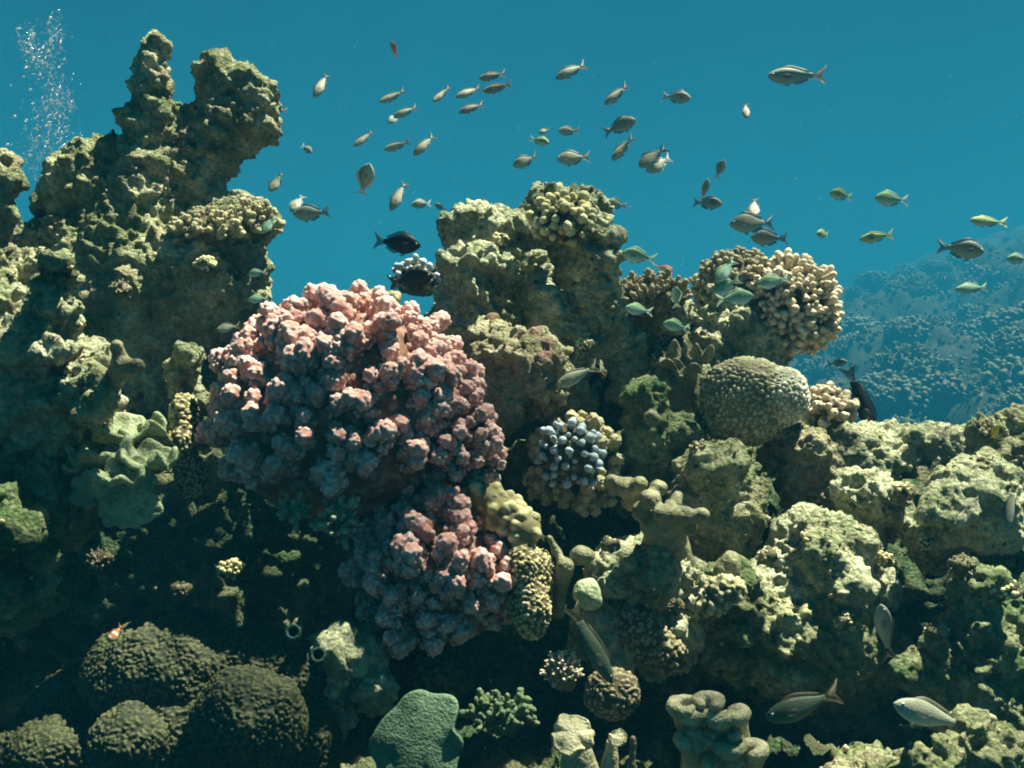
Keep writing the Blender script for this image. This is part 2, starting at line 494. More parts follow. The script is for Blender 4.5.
def hill_full(x, y):
    P = np.stack([x, y, np.zeros_like(x)], 1) / (HS / 1.8)
    z = hill(x, y)
    a = np.clip((y - 2.6) / 2.5, 0, 1)
    F1, _ = worley(P / 0.75 + 0.4 * fbm(P / 0.4, 2, 4)[:, None], 3)
    G1, _ = worley(P / 0.30 + 0.4 * fbm(P / 0.2, 2, 6)[:, None], 8)
    z = z + a * (HS / 1.8) * (0.25 * fbm(P / 1.2, 4, 2) + 0.26 * np.maximum(0, 1 - (F1 / 0.62) ** 2) + 0.12 * np.maximum(0, 1 - (G1 / 0.62) ** 2) + 0.03 * fbm(P / 0.12, 3, 12, 0.6))
    return z + 0.02 * fbm(P / 0.12, 3, 5)

ys = np.concatenate([np.linspace(-6, 1.6, 30), 1.6 + 42 * np.linspace(0, 1, 560)[1:] ** 2.2])
us = np.linspace(-1, 1, 420)
Yg, Ug = np.meshgrid(ys, us, indexing='ij')
Xg = Ug * (2.2 + np.abs(Yg) * 0.72)
Zg = hill_full(Xg.ravel(), Yg.ravel())
nv = len(us)
ii = np.arange(len(ys) - 1)[:, None] * nv + np.arange(nv - 1)[None, :]
Qg = np.stack([ii, ii + 1, ii + nv + 1, ii + nv], -1).reshape(-1, 4)
sea = obj('seabed', mesh_from('seabed', np.stack([Xg.ravel(), Yg.ravel(), Zg], 1), Qg), M['seabed'])
tag(sea, kind='structure')

# ------------------------------------------------------------------ reef base and rocks
ROCK_SURF = []      # (V, N) kept for scattering turf

def rock_mesh(name, L, Y0, h=0.004, k=0.02, amp=1.0, seed=0, warp=(0.02, 0.09), s=1.0, pits=1.0, bumps=1.0, org=None):
    V, Q = sdf_mesh(px_prims(L, Y0), h, k, pad=0.05, warp=(warp[0], warp[1], seed) if warp else None)
    V = rough(V, Q, amp, seed, s, pits, bumps)
    ROCK_SURF.append((V, Q))
    if org is None:
        org = np.array([V[:, 0].mean(), V[:, 1].mean(), V[:, 2].min()])
    return mesh_from(name, V - org, Q), org

def rock(name, label, cat, L, Y0, mat='rock', group=None, kind=None, **kw):
    me, org = rock_mesh(name, L, Y0, **kw)
    o = obj(name, me, M[mat], None, org)
    if kind: tag(o, kind=kind)
    else: tag(o, label, cat, group)
    return o

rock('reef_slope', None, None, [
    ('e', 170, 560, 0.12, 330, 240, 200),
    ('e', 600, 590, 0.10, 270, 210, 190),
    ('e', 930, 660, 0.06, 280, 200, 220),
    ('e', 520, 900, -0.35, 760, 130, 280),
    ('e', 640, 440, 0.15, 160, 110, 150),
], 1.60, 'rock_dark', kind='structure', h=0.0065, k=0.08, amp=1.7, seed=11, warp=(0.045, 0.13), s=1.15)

rock('rock_pillar', 'tall shaded rock mass with a thin leaning spire and a thick rounded arm', 'rock', [
    ('c', 156, 46, 0, 8, 149, 80, 0, 13), ('c', 149, 80, 0, 13, 147, 125, 0, 16), ('c', 147, 125, 0, 16, 134, 235, 0, 42),
    ('c', 190, 180, 0.05, 26, 228, 120, 0.05, 30), ('e', 222, 78, 0.05, 15, 19, 18), ('e', 250, 92, 0.05, 20, 20, 26),
    ('e', 256, 122, 0.05, 18, 20, 24), ('c', 188, 230, 0.05, 42, 186, 130, 0.05, 20),
    ('c', 50, 192, 0.05, 12, 78, 184, 0, 16), ('c', 78, 180, 0, 20, 104, 158, 0, 15), ('c', 52, 196, 0.05, 11, 54, 245, 0.05, 22),
    ('c', 90, 190, 0, 28, 110, 300, 0, 62), ('e', 150, 300, 0.02, 85, 90, 80), ('e', 205, 280, -0.03, 58, 55, 50),
    ('e', 232, 226, 0.02, 40, 22, 40), ('e', 70, 290, 0, 60, 60, 60), ('e', 100, 420, 0.02, 120, 130, 90), ('e', 30, 258, 0.05, 38, 22, 40),
    ('e', 205, 350, 0.06, 45, 60, 50), ('e', 190, 430, 0.12, 70, 90, 60),
], 1.55, 'rock', seed=23, h=0.0036, k=0.025, warp=(0.011, 0.06))

rock('rock_spire', 'narrow dark rock spire cut off by the left edge of the picture', 'rock', [
    ('c', 2, 160, 0, 9, -6, 200, 0, 13), ('c', -6, 200, 0, 13, -18, 300, 0, 28), ('e', 9, 184, 0, 10, 8, 12)], 1.45, 'rock',
    seed=29, h=0.0036, warp=(0.012, 0.05), amp=0.8)

rock('rock_outcrop', 'sunlit-edged rock outcrop with one upright knob on the far left', 'rock', [
    ('c', 59, 268, -0.06, 12, 55, 335, -0.04, 22), ('e', 8, 332, 0.0, 54, 32, 50), ('e', -20, 310, 0.03, 40, 24, 40), ('e', 40, 390, 0, 58, 66, 60),
    ('e', 92, 372, 0, 22, 22, 26), ('e', 30, 480, 0.03, 66, 70, 60), ('e', 90, 420, 0.03, 26, 40, 30), ('e', 22, 348, -0.05, 44, 24, 34), ('e', 84, 392, -0.05, 20, 22, 22)], 1.13, 'rock_pale',
    seed=31, h=0.0032, k=0.018, warp=(0.014, 0.05))

rock('rock_ledge', 'low rock ledge with bright rim at the left edge under leather coral', 'rock', [
    ('e', 20, 525, 0, 34, 22, 40), ('e', -5, 500, 0, 26, 16, 30), ('c', 46, 520, 0, 6, 44, 585, 0, 10), ('e', 10, 580, 0.05, 50, 45, 50)], 1.06, 'rock_green',
    seed=33, h=0.003, k=0.014, warp=(0.01, 0.04), amp=0.8)

rock('rock_pinnacle', 'pale eroded double-topped rock pinnacle standing in the middle of the reef', 'rock', [
    ('e', 484, 230, 0.03, 36, 18, 36), ('c', 482, 240, 0.03, 32, 480, 330, 0.04, 34), ('e', 468, 262, -0.10, 26, 14, 24),
    ('c', 467, 270, -0.10, 19, 460, 350, -0.08, 32), ('e', 500, 268, -0.08, 17, 13, 18), ('c', 448, 330, -0.06, 20, 440, 372, -0.05, 26),
    ('e', 530, 230, 0.06, 26, 16, 30), ('e', 563, 208, 0.07, 30, 20, 26), ('e', 592, 222, 0.06, 16, 22, 20),
    ('c', 600, 240, -0.08, 10, 606, 330, -0.06, 22), ('e', 600, 238, -0.08, 16, 9, 14), ('e', 612, 262, -0.08, 9, 9, 9),
    ('c', 534, 258, -0.04, 8, 548, 310, -0.07, 14), ('c', 548, 310, -0.07, 13, 585, 350, -0.07, 16),
    ('e', 545, 318, 0.22, 72, 66, 46), ('e', 562, 246, 0.13, 36, 30, 30), ('e', 524, 350, 0.0, 22, 14, 24), ('e', 566, 312, 0.08, 18, 12, 20), ('e', 640, 390, -0.03, 26, 16, 26), ('e', 560, 285, 0.20, 50, 30, 40), ('e', 632, 350, 0.08, 48, 44, 40), ('e', 560, 390, 0.07, 90, 60, 60), ('e', 660, 400, 0.05, 60, 52, 50),
    ('e', 655, 314, 0.03, 38, 20, 36), ('e', 720, 366, 0.1, 58, 60, 50), ('e', 745, 338, 0.11, 44, 40, 46), ('c', 575, 345, -0.05, 16, 570, 400, -0.05, 20), ('e', 632, 360, -0.04, 14, 22, 16),
], 1.55, 'rock_pale', seed=41, h=0.0031, k=0.018, warp=(0.014, 0.05))

rock('encrusted_rock', 'lumpy rock with pinkish crust on the base of the pinnacle beside the pink coral', 'rock', [
    ('e', 520, 370, 0, 40, 34, 40), ('e', 500, 350, 0.02, 30, 20, 30), ('e', 548, 358, -0.01, 20, 15, 20), ('e', 545, 390, -0.01, 18, 16, 20), ('e', 500, 405, -0.02, 26, 26, 26),
    ('e', 478, 395, 0, 16, 18, 20)], 1.36, 'rock_pink', seed=43, h=0.003, warp=(0.01, 0.04), amp=0.9)

rock('rock_stub', 'short flat-topped rock stub right of the blue-tipped coral', 'rock', [
    ('c', 645, 400, 0, 15, 645, 450, 0, 20), ('e', 640, 395, 0, 19, 8, 18), ('e', 680, 430, 0.03, 26, 16, 30), ('e', 640, 470, 0.05, 40, 40, 40)], 1.36, 'rock_green',
    seed=45, h=0.003, warp=(0.008, 0.04), amp=0.75)

R_ = [
    ('shadowed_boulder', 'blocky boulder with sunlit top and dark face under the brain coral', [('e', 722, 508, 0, 42, 54, 46), ('e', 712, 464, -0.02, 34, 18, 36), ('e', 700, 520, 0.02, 30, 50, 40)], 1.34, 'rock'),
    ('boulder', 'sloping pinkish boulder directly right of the brain coral base', [('e', 806, 470, 0, 26, 36, 30), ('e', 815, 500, 0, 22, 22, 26), ('e', 790, 440, 0.04, 26, 20, 26)], 1.40, 'rock_pink'),
    ('boulder', 'rounded boulder with sunlit cap in the middle of the right rubble', [('e', 868, 500, 0, 33, 24, 32), ('e', 862, 525, 0, 24, 26, 26), ('e', 900, 520, 0.02, 18, 10, 20)], 1.27, 'rock_pale'),
    ('rock_ridge', 'long sandy ridge of rubble running behind the right boulders', [('e', 860, 452, 0.05, 56, 24, 50), ('e', 935, 452, 0.08, 48, 28, 50), ('c', 815, 425, 0, 16, 870, 470, 0.0, 22), ('e', 905, 440, 0.05, 40, 16, 36), ('e', 900, 490, 0.1, 90, 40, 40)], 1.55, 'rock_pale'),
    ('boulder', 'tilted slab-shaped boulder with bright upper rim near the right edge', [('e', 972, 492, 0, 40, 24, 40), ('e', 985, 520, 0, 40, 36, 40), ('c', 930, 512, -0.06, 10, 985, 466, 0.02, 14), ('c', 950, 520, -0.06, 8, 1005, 480, 0.0, 12), ('e', 940, 540, 0.03, 30, 30, 30)], 1.22, 'rock_pale'),
    ('boulder', 'rock lump cut by the right edge above the slab-shaped boulder', [('e', 1010, 440, 0, 36, 26, 36), ('e', 1030, 480, -0.1, 36, 36, 36), ('e', 985, 465, 0.03, 26, 20, 26)], 1.5, 'rock'),
    ('boulder', 'broad pale sunlit hump below the rounded boulder', [('e', 822, 556, 0, 52, 40, 50), ('e', 852, 590, 0, 44, 34, 40), ('e', 790, 590, 0.0, 44, 34, 40), ('e', 850, 545, -0.02, 20, 18, 22), ('c', 800, 540, 0.03, 26, 850, 585, -0.06, 18), ('c', 775, 575, 0.0, 20, 760, 600, -0.03, 16)], 1.2, 'rock_pale'),
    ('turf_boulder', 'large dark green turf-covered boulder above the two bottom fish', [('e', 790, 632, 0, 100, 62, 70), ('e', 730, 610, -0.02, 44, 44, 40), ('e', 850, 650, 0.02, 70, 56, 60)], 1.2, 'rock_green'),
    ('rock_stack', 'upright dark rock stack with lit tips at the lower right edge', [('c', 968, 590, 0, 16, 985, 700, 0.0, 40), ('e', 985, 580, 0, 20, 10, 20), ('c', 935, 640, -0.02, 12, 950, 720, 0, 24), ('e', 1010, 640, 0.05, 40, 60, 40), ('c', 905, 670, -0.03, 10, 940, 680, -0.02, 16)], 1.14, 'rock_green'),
    ('rock', 'knobbly sunlit rock in the bottom right corner below two fish', [('e', 985, 752, 0, 40, 22, 34), ('c', 945, 752, -0.02, 9, 985, 760, 0, 14), ('e', 930, 765, -0.02, 26, 16, 26), ('e', 880, 775, 0.02, 50, 20, 40), ('e', 960, 735, 0, 10, 10, 12)], 0.95, 'rock'),
    ('boulder', 'knobbly pale green rock slope below the smooth lobed coral', [('e', 640, 575, 0, 54, 36, 44), ('e', 620, 630, 0, 50, 40, 44), ('e', 665, 640, 0.0, 40, 40, 40), ('e', 700, 600, 0.02, 40, 40, 40)], 1.18, 'rock_pale'),
    ('rubble_rock', 'yellow-brown knobbly rubble catching light beside the tubes at the bottom', [('e', 345, 660, 0, 32, 28, 30), ('e', 372, 690, 0, 22, 16, 24), ('e', 330, 690, 0.02, 30, 22, 30), ('e', 335, 715, 0, 14, 10, 16)], 1.08, 'rock_pale'),
    ('pale_rock', 'small whitish rock behind the left side of the pink coral', [('e', 190, 362, 0, 13, 16, 16), ('e', 180, 378, 0, 10, 14, 14), ('e', 186, 400, 0.02, 14, 30, 20)], 1.26, 'rock_pale'),
]
for i, (nm, lb, L, Y0, mt) in enumerate(R_):
    L = [(p[0], p[1], p[2], p[3], p[4] * .92, p[5] * .92, p[6]) if p[0] == 'e' else p for p in L]
    rock(nm, lb, 'rock', L, Y0 - 0.02, mt, amp=(0.8, 0.9, 0.85, 0.75, 0.55, 0.8, 0.6, 0.9, 0.9, 0.9, 0.75, 1.1, 0.8)[i], seed=60 + 7 * i, h=0.0026, k=0.016, warp=(0.012, 0.045))
print('rocks done')

# ------------------------------------------------------------------ coral branches (mesh variants in unit size, +Z outwards, tip near z=1)
LOWRES = 1.0
def branch_variant(name, prims, h, k, bump_cell, bump_amp, seed, zlo=-0.6):
    V, Q = sdf_mesh(prims, h * LOWRES, k, pad=0.12 * LOWRES)
    N = normals(V, Q)
    F1, _ = worley(V / bump_cell, seed)
    b = np.maximum(0, 1 - (F1 / 0.62) ** 2)
    V2 = V + N * (b * bump_amp + 0.04 * fbm(V / 0.5, 2, seed))[:, None]
    z = np.clip((V[:, 2] - zlo) / (1.0 - zlo), 0, 1)
    me = mesh_from(name, V2, Q, attrs={'along': z, 'bump': np.clip((b - 0.25) / 0.5, 0, 1)})
    return me

def v3(*a): return np.array(a, float)

def make_variants(kind, n, mat, seed):
    rs = np.random.default_rng(seed)
    out = []
    for i in range(n):
        P = []
        if kind == 'cauliflower':
            P.append(('c', v3(0, 0, -1.0), 0.24, v3(0, 0, -0.45), 0.26))
            m = rs.integers(2, 5)
            a0 = rs.uniform(0, 6.28)
            for j in range(m):
                a = a0 + j * 6.283 / m + rs.uniform(-.35, .35); r = rs.uniform(0.14, 0.32)
                t = v3(r * math.cos(a), r * math.sin(a), rs.uniform(0.20, 0.68))
                P.append(('c', v3(0, 0, -0.75), 0.19, t, 0.155))
                P.append(('e', t, v3(1, 1, 1.1) * rs.uniform(0.17, 0.215)))
                if rs.random() < .6:
                    P.append(('e', t + rs.normal(0, .12, 3), v3(1, 1, 1) * rs.uniform(0.13, 0.17)))
            P.append(('c', v3(0, 0, -0.7), 0.18, v3(rs.uniform(-.1, .1), rs.uniform(-.1, .1), 0.72), 0.20))
            P.append(('e', v3(rs.uniform(-.12, .12), rs.uniform(-.12, .12), 0.76), v3(.22, .22, .22)))
            me = branch_variant('branch', P, 0.038, 0.045, 0.135, 0.065, seed + i, -0.35)
        elif kind == 'finger':
            P.append(('c', v3(0, 0, -0.9), 0.20, v3(0, 0, 0.0), 0.20))
            m = rs.integers(3, 6)
            a0 = rs.uniform(0, 6.28)
            for j in range(m):
                a = a0 + j * 6.283 / m + rs.uniform(-.4, .4); r = rs.uniform(0.32, 0.55)
                t = v3(r * math.cos(a), r * math.sin(a), rs.uniform(0.35, 0.8))
                P.append(('c', v3(0, 0, -0.3), 0.17, t, rs.uniform(0.14, 0.18)))
                if rs.random() < .5:
                    t2 = t * 0.7 + v3(rs.uniform(-.25, .25), rs.uniform(-.25, .25), rs.uniform(0, .2))
                    P.append(('c', t * 0.5, 0.13, t2, 0.14))
            P.append(('c', v3(0, 0, 0), 0.18, v3(0, 0, 0.85), 0.16))
            me = branch_variant('branch', P, 0.05, 0.08, 0.15, 0.03, seed + i, -0.5)
        elif kind == 'bulb':
            P.append(('c', v3(0, 0, -0.9), 0.26, v3(0, 0, 0.3), 0.30))
            P.append(('e', v3(0, 0, 0.5), v3(0.42, 0.42, 0.46)))
            if i % 2: P.append(('c', v3(0, 0, -0.2), 0.2, v3(0.45, rs.uniform(-.2, .2), 0.15), 0.24))
            me = branch_variant('knob', P, 0.065, 0.08, 0.2, 0.03, seed + i, -0.5)
        elif kind == 'stub':
            P.append(('c', v3(0, 0, -0.9), 0.24, v3(0, 0, 0.85), 0.13))
            for j in range(3):
                a = rs.uniform(0, 6.28); z0 = rs.uniform(-.2, .4)
                P.append(('c', v3(0, 0, z0), 0.14, v3(0.33 * math.cos(a), 0.33 * math.sin(a), z0 + 0.3), 0.10))
            me = branch_variant('branch', P, 0.055, 0.07, 0.14, 0.035, seed + i, -0.5)
        me.materials.append(M[mat])
        out.append(me)
    return out

def frame(d, roll):
    d = Vector(d).normalized()
    q = d.to_track_quat('Z', 'Y')
    return q.to_matrix() @ Matrix.Rotation(roll, 3, 'Z')

def colony(name, label, cat, px, py, Y, rpx, depth_f, variants, n, blen_px, mat_base, up=(0, -0.15, 1), group=None, lo=-0.35, back=0.65,
           part='branch', seed=0, sink=0.72, lift=0.25, sz=(0.65, 1.25), merge=False, base_rough=True, face=None):
    """a coral colony: a base and its branches, each branch an object of its own"""
    rs = np.random.default_rng(seed + 1000)
    c = at(px, py, Y); s = Y / F_PX
    R = np.array([rpx[0] * s, rpx[0] * s * depth_f, rpx[1] * s])
    root = empty(name, c - v3(0, 0, R[2] * 0.8))
    tag(root, label, cat, group)
    off = c - np.array(root.location)
    V, Q = sdf_mesh([('e', v3(0, 0, 0), R * 0.80)], max(R.max() / 26, 0.0012), 0.01, pad=0.02)
    if base_rough: V = rough(V, Q, 0.35, seed, 0.5)
    b_ = np.clip(fbm(V / 0.01, 2, seed), 0, 1)
    obj('base', mesh_from('base', V + off, Q, attrs={'along': np.full(len(V), 0.12), 'bump': b_}), M[mat_base], root)
    up = Vector(up).normalized()
    cand = []
    N = int(n * 3.0)
    tries = 0
    fac = 1.0
    for N in range(int(n * 1.0), int(n * 6), max(1, int(n * 0.06))):
        cand = []
        for i in range(N):
            z = 1 - 2 * (i + .5) / N
            a = i * 2.399963
            r = math.sqrt(1 - z * z)
            d = Vector((r * math.cos(a), r * math.sin(a), z))
            if d.dot(up) < lo or d.y > back: continue
            if face is not None and d.dot(Vector(face[0]).normalized()) < face[1]: continue
            cand.append(d)
        if len(cand) >= n: break
    cand = sorted(cand[:n], key=lambda d: d.y)          # the ones that face the open water first
    L = blen_px * s
    acc = []
    for i, d in enumerate(cand):
        d = (d + Vector(rs.normal(0, 0.09, 3))).normalized()
        p = np.array(d) * R * (sink + rs.uniform(-.06, .08))
        nrm = Vector(np.array(d) / R); nrm.normalize()
        ax = (nrm + up * lift + Vector(rs.normal(0, 0.13, 3))).normalized()
        sc = L * rs.uniform(*sz)
        M3 = frame(ax, rs.uniform(0, 6.28))
        me = variants[rs.integers(len(variants))]
        o = bpy.data.objects.new(part, me)
        o.parent = root
        m4 = M3.to_4x4(); m4 = m4 @ Matrix.Diagonal((sc * rs.uniform(.9, 1.1), sc * rs.uniform(.9, 1.1), sc, 1))
        m4.translation = Vector(p + off)
        if merge or i >= 100:
            co = np.empty(len(me.vertices) * 3, np.float32); me.vertices.foreach_get('co', co); co = co.reshape(-1, 3)
            mm = np.array(m4); acc.append((co @ mm[:3, :3].T + mm[:3, 3], me))
            bpy.data.objects.remove(o)
        else:
            o.matrix_local = m4
            COL.objects.link(o)
    if acc:
        Vs, Qs, al, bu, n0 = [], [], [], [], 0
        for co, me in acc:
            q = np.empty(len(me.polygons) * 4, np.int32); me.loops.foreach_get('vertex_index', q)
            Vs.append(co); Qs.append(q.reshape(-1, 4) + n0); n0 += len(co)
            a = np.empty(len(co), np.float32); me.attributes['along'].data.foreach_get('value', a); al.append(a)
            a = np.empty(len(co), np.float32); me.attributes['bump'].data.foreach_get('value', a); bu.append(a)
        om = obj((part + 'es' if part == 'branch' else part + 's') if merge else part + '_mass', mesh_from(part, np.concatenate(Vs), np.concatenate(Qs), attrs={'along': np.concatenate(al), 'bump': np.concatenate(bu)}), variants[0].materials[0], root)
        if not merge: om['kind'] = 'stuff'
    return root

caul_pink = make_variants('cauliflower', 9, 'pink', 100)
fing_cream = make_variants('finger', 6, 'cream', 200)
fing_brown = make_variants('finger', 5, 'brown', 220)
bulb_yellow = make_variants('bulb', 4, 'yellow', 240)
bulb_olive = make_variants('cauliflower', 4, 'olive', 260)
bulb_blue = make_variants('bulb', 4, 'blue', 280)
stub_brown = make_variants('stub', 5, 'brown', 300)
stub_green = make_variants('stub', 4, 'green', 320)
stub_frond = make_variants('stub', 4, 'frond', 330)
LOWRES = 2.6
knob_far = make_variants('bulb', 3, 'far', 340)
fing_far = make_variants('stub', 3, 'far', 360)
LOWRES = 1.0

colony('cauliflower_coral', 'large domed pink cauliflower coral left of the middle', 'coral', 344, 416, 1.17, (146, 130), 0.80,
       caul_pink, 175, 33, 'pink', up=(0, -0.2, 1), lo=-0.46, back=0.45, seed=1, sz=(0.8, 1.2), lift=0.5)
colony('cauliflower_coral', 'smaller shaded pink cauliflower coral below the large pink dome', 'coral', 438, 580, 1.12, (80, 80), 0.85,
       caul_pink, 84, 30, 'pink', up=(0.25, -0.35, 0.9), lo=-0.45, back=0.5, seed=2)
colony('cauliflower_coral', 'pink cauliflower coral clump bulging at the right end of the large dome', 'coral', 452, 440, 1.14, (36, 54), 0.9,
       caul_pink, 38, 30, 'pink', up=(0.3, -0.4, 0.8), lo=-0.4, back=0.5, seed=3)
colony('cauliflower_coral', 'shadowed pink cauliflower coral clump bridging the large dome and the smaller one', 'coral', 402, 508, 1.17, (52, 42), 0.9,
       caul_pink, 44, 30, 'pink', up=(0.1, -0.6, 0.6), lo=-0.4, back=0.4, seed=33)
colony('knob_coral', 'yellow-green knobbed coral peeking out behind the pink dome', 'coral', 374, 314, 1.36, (32, 20), 0.9,
       bulb_yellow, 30, 12, 'olive', part='knob', seed=4)
colony('knob_coral', 'round yellowish knobbed coral on top of the rock pinnacle', 'coral', 562, 222, 1.47, (29, 26), 0.8,
       bulb_yellow, 60, 10.5, 'olive', part='knob', up=(0, -0.6, 0.8), seed=5, sink=0.9)
colony('finger_coral', 'cream finger coral with sunlit tips on the right of the reef', 'coral', 792, 306, 1.62, (44, 48), 0.9,
       fing_cream, 80, 17, 'brown', up=(0.7, -0.5, 0.5), lo=-0.5, back=0.6, seed=6, lift=0.3)
colony('finger_coral', 'shaded dark brown finger coral left of the cream finger coral', 'coral', 735, 292, 1.66, (40, 44), 0.9,
       fing_brown, 70, 16, 'brown', up=(-0.2, -0.5, 0.8), lo=-0.5, back=0.6, seed=7, lift=0.3)
colony('finger_coral', 'low row of stubby brown coral fingers right of the pinnacle', 'coral', 652, 300, 1.5, (38, 20), 0.8,
       stub_brown, 60, 17, 'olive', up=(0, -0.1, 1), seed=8, lift=0.8, lo=-0.2)
colony('cauliflower_coral', 'olive cauliflower coral ringing a patch of pale blue tips', 'coral', 575, 468, 1.34, (42, 54), 0.8,
       bulb_olive, 70, 19, 'rock_dark', up=(0, -0.5, 0.8), lo=-0.6, back=0.5, seed=9)
colony('knob_coral', 'patch of pale blue coral knobs in the middle of the olive coral', 'coral', 569, 456, 1.265, (32, 33), 0.6,
       bulb_blue, 48, 8.5, 'olive', part='knob', up=(0, -1, 0.2), lo=0.0, back=0.5, seed=10, lift=0.5, sink=0.92)
colony('knob_coral', 'pale blue beaded coral behind the lower black fish', 'coral', 417, 280, 1.52, (25, 19), 0.8,
       bulb_blue, 50, 6.5, 'olive', part='knob', seed=11, sink=0.92)
colony('knob_coral', 'cream knobbed coral crust on the shoulder of the left rock mass', 'coral', 208, 234, 1.48, (36, 20), 0.8,
       bulb_olive, 55, 11, 'olive', seed=12, sink=0.85)
colony('knob_coral', 'small cream knobbed coral at the right end of the left rock mass', 'coral', 254, 224, 1.5, (22, 18), 0.8,
       bulb_olive, 36, 11, 'olive', seed=13, sink=0.85)
colony('knob_coral', 'cream lumpy coral on the crest right of the brain coral', 'coral', 828, 412, 1.45, (22, 20), 0.9,
       make_variants('cauliflower', 3, 'cream', 380), 34, 13, 'olive', seed=14, sink=0.8)
colony('soft_coral', 'small dim green branching soft coral near the bottom centre', 'soft coral', 500, 716, 1.03, (30, 12), 0.8,
       stub_green, 30, 19, 'plate', seed=15, lift=0.7)
colony('soft_coral', 'green feathery soft coral in the shadow under the pink dome', 'soft coral', 340, 520, 1.06, (15, 20), 0.8,
       stub_frond, 22, 16, 'plate', seed=16, lift=0.4, up=(0, -0.8, 0.6))
colony('soft_coral', 'tiny pale green soft coral left of the feathery one in shadow', 'soft coral', 294, 512, 1.06, (12, 8), 0.8,
       stub_frond, 14, 13, 'plate', seed=17, lift=0.4, up=(0, -0.8, 0.6))
colony('soft_coral', 'pale spiky soft coral beside the brown polyp mound', 'soft coral', 562, 672, 1.05, (17, 20), 0.8,
       make_variants('stub', 3, 'cream', 390), 50, 9, 'rock_pink', seed=18, lift=0.3)
for i, (x, y, Y, rr, kd) in enumerate([(905, 492, 1.22, 10, 0), (962, 566, 1.10, 12, 1), (846, 622, 1.10, 10, 0), (938, 634, 1.09, 9, 1), (992, 430, 1.44, 12, 0), (768, 556, 1.13, 9, 2), (884, 560, 1.14, 9, 2),
        (700, 450, 1.27, 10, 0), (610, 545, 1.12, 8, 2), (676, 606, 1.09, 8, 1), (925, 545, 1.15, 8, 0), (1005, 590, 1.1, 12, 2), (660, 360, 1.47, 10, 1), (585, 345, 1.44, 8, 2), (70, 385, 1.08, 9, 1), (25, 395, 1.09, 10, 2),
        (120, 290, 1.42, 10, 1), (205, 265, 1.43, 10, 2), (500, 240, 1.48, 8, 2), (100, 560, 1.3, 12, 1), (230, 570, 1.3, 12, 2), (180, 590, 1.32, 9, 1)]):
    colony('knob_coral', 'small cluster of tan coral knobs encrusting the bare reef rock', 'coral', x, y, Y, (rr, rr * .7), 0.8,
           (bulb_olive, stub_brown, bulb_yellow)[kd], 26, rr * .5, 'olive', part='knob', group='small tan coral clusters encrusting the rocks', seed=700 + i, lift=0.4, up=(0, -0.7, 0.7), merge=True)
print('colonies done')

# ------------------------------------------------------------------ mound corals (polyps, ridges)
def mound_mesh(name, prims, Y0, h, k, cell, amp, seed, mode='dots', org=None, stretch=None, warp=None):
    V, Q = sdf_mesh(px_prims(prims, Y0), h, k, pad=0.02, warp=warp)
    N = normals(V, Q)
    P = V + np.stack([fbm(V / 0.014 + q, 2, seed) for q in (0, 31.7, 77.1)], 1) * (0.0045 if mode == 'ridges' else 0.003)
    F1, F2 = worley(P / cell, seed)
    if mode == 'dots': b = np.maximum(0, 1 - (F1 / 0.6) ** 2)
    elif mode == 'ridges': b = np.clip((F2 - F1) / 0.42, 0, 1)
    V = V + N * (b * amp + 0.004 * fbm(V / 0.03, 3, seed + 2))[:, None]
    if org is None: org = np.array([V[:, 0].mean(), V[:, 1].mean(), V[:, 2].min()])
    return mesh_from(name, V - org, Q, attrs={'bump': b, 'along': np.clip(b, 0, 1)}), org

def mound(name, label, cat, prims, Y0, mat, h, cell, amp, seed, mode='dots', k=0.012, group=None):
    me, org = mound_mesh(name, prims, Y0, h, k, cell, amp, seed, mode)
    o = obj(name, me, M[mat], None, org)
    tag(o, label, cat, group)
    return o

br = empty('brain_coral', at(752, 440, 1.40))
tag(br, 'round brain coral boulder with one side coloured paler as if sunlit', 'coral')
o_ = np.array(br.location)
me, _ = mound_mesh('dome', [('e', 750, 396, 0, 43, 37, 42), ('e', 724, 402, 0.0, 20, 24, 26), ('e', 734, 380, 0.0, 18, 14, 20), ('e', 742, 424, 0, 36, 20, 36)], 1.40, 0.0015, 0.02, 0.0066, 0.0030, 71, 'ridges', o_)
obj('dome', me, M['brain'], br)
me, _ = mound_mesh('pale_lobe', [('e', 779, 397, -0.012, 28, 29, 34)], 1.40, 0.0013, 0.02, 0.0060, 0.0030, 72, 'ridges', o_)
obj('pale_lobe', me, M['brain_lit'], br)

mound('flowerpot_coral', 'upright flowerpot coral densely dotted with pale polyps beside the small pink coral', 'coral',
      [('e', 522, 575, 0, 20, 34, 24), ('e', 532, 610, -0.01, 19, 28, 22), ('e', 540, 575, 0.01, 14, 24, 18)], 1.09, 'gonio', 0.0011, 0.0038, 0.0022, 73)
mound('lump_coral', 'yellowish lumpy coral sloping between the two pink corals', 'coral',
      [('c', 482, 497, 0, 16, 522, 530, -0.02, 18), ('e', 508, 508, 0.01, 18, 14, 18)], 1.12, 'knobby', 0.0014, 0.012, 0.006, 74)
mound('polyp_coral', 'small round brown polyp coral below the dark wrasse', 'coral',
      [('e', 612, 694, 0, 26, 24, 26)], 1.0, 'gonio_brown', 0.0011, 0.0037, 0.0022, 75)
mound('polyp_coral', 'narrow dotted coral mound at the left edge of the pink dome', 'coral',
      [('e', 184, 412, 0, 12, 18, 16), ('e', 182, 445, -0.01, 14, 26, 18), ('e', 192, 475, 0, 16, 20, 18)], 1.16, 'gonio', 0.0012, 0.0040, 0.0024, 76)
mound('polyp_coral', 'dim hanging polyp coral under the small pink coral', 'coral',
      [('e', 440, 672, 0.02, 34, 26, 26), ('e', 430, 650, 0.03, 40, 24, 26)], 1.08, 'anemone', 0.0015, 0.005, 0.003, 77)
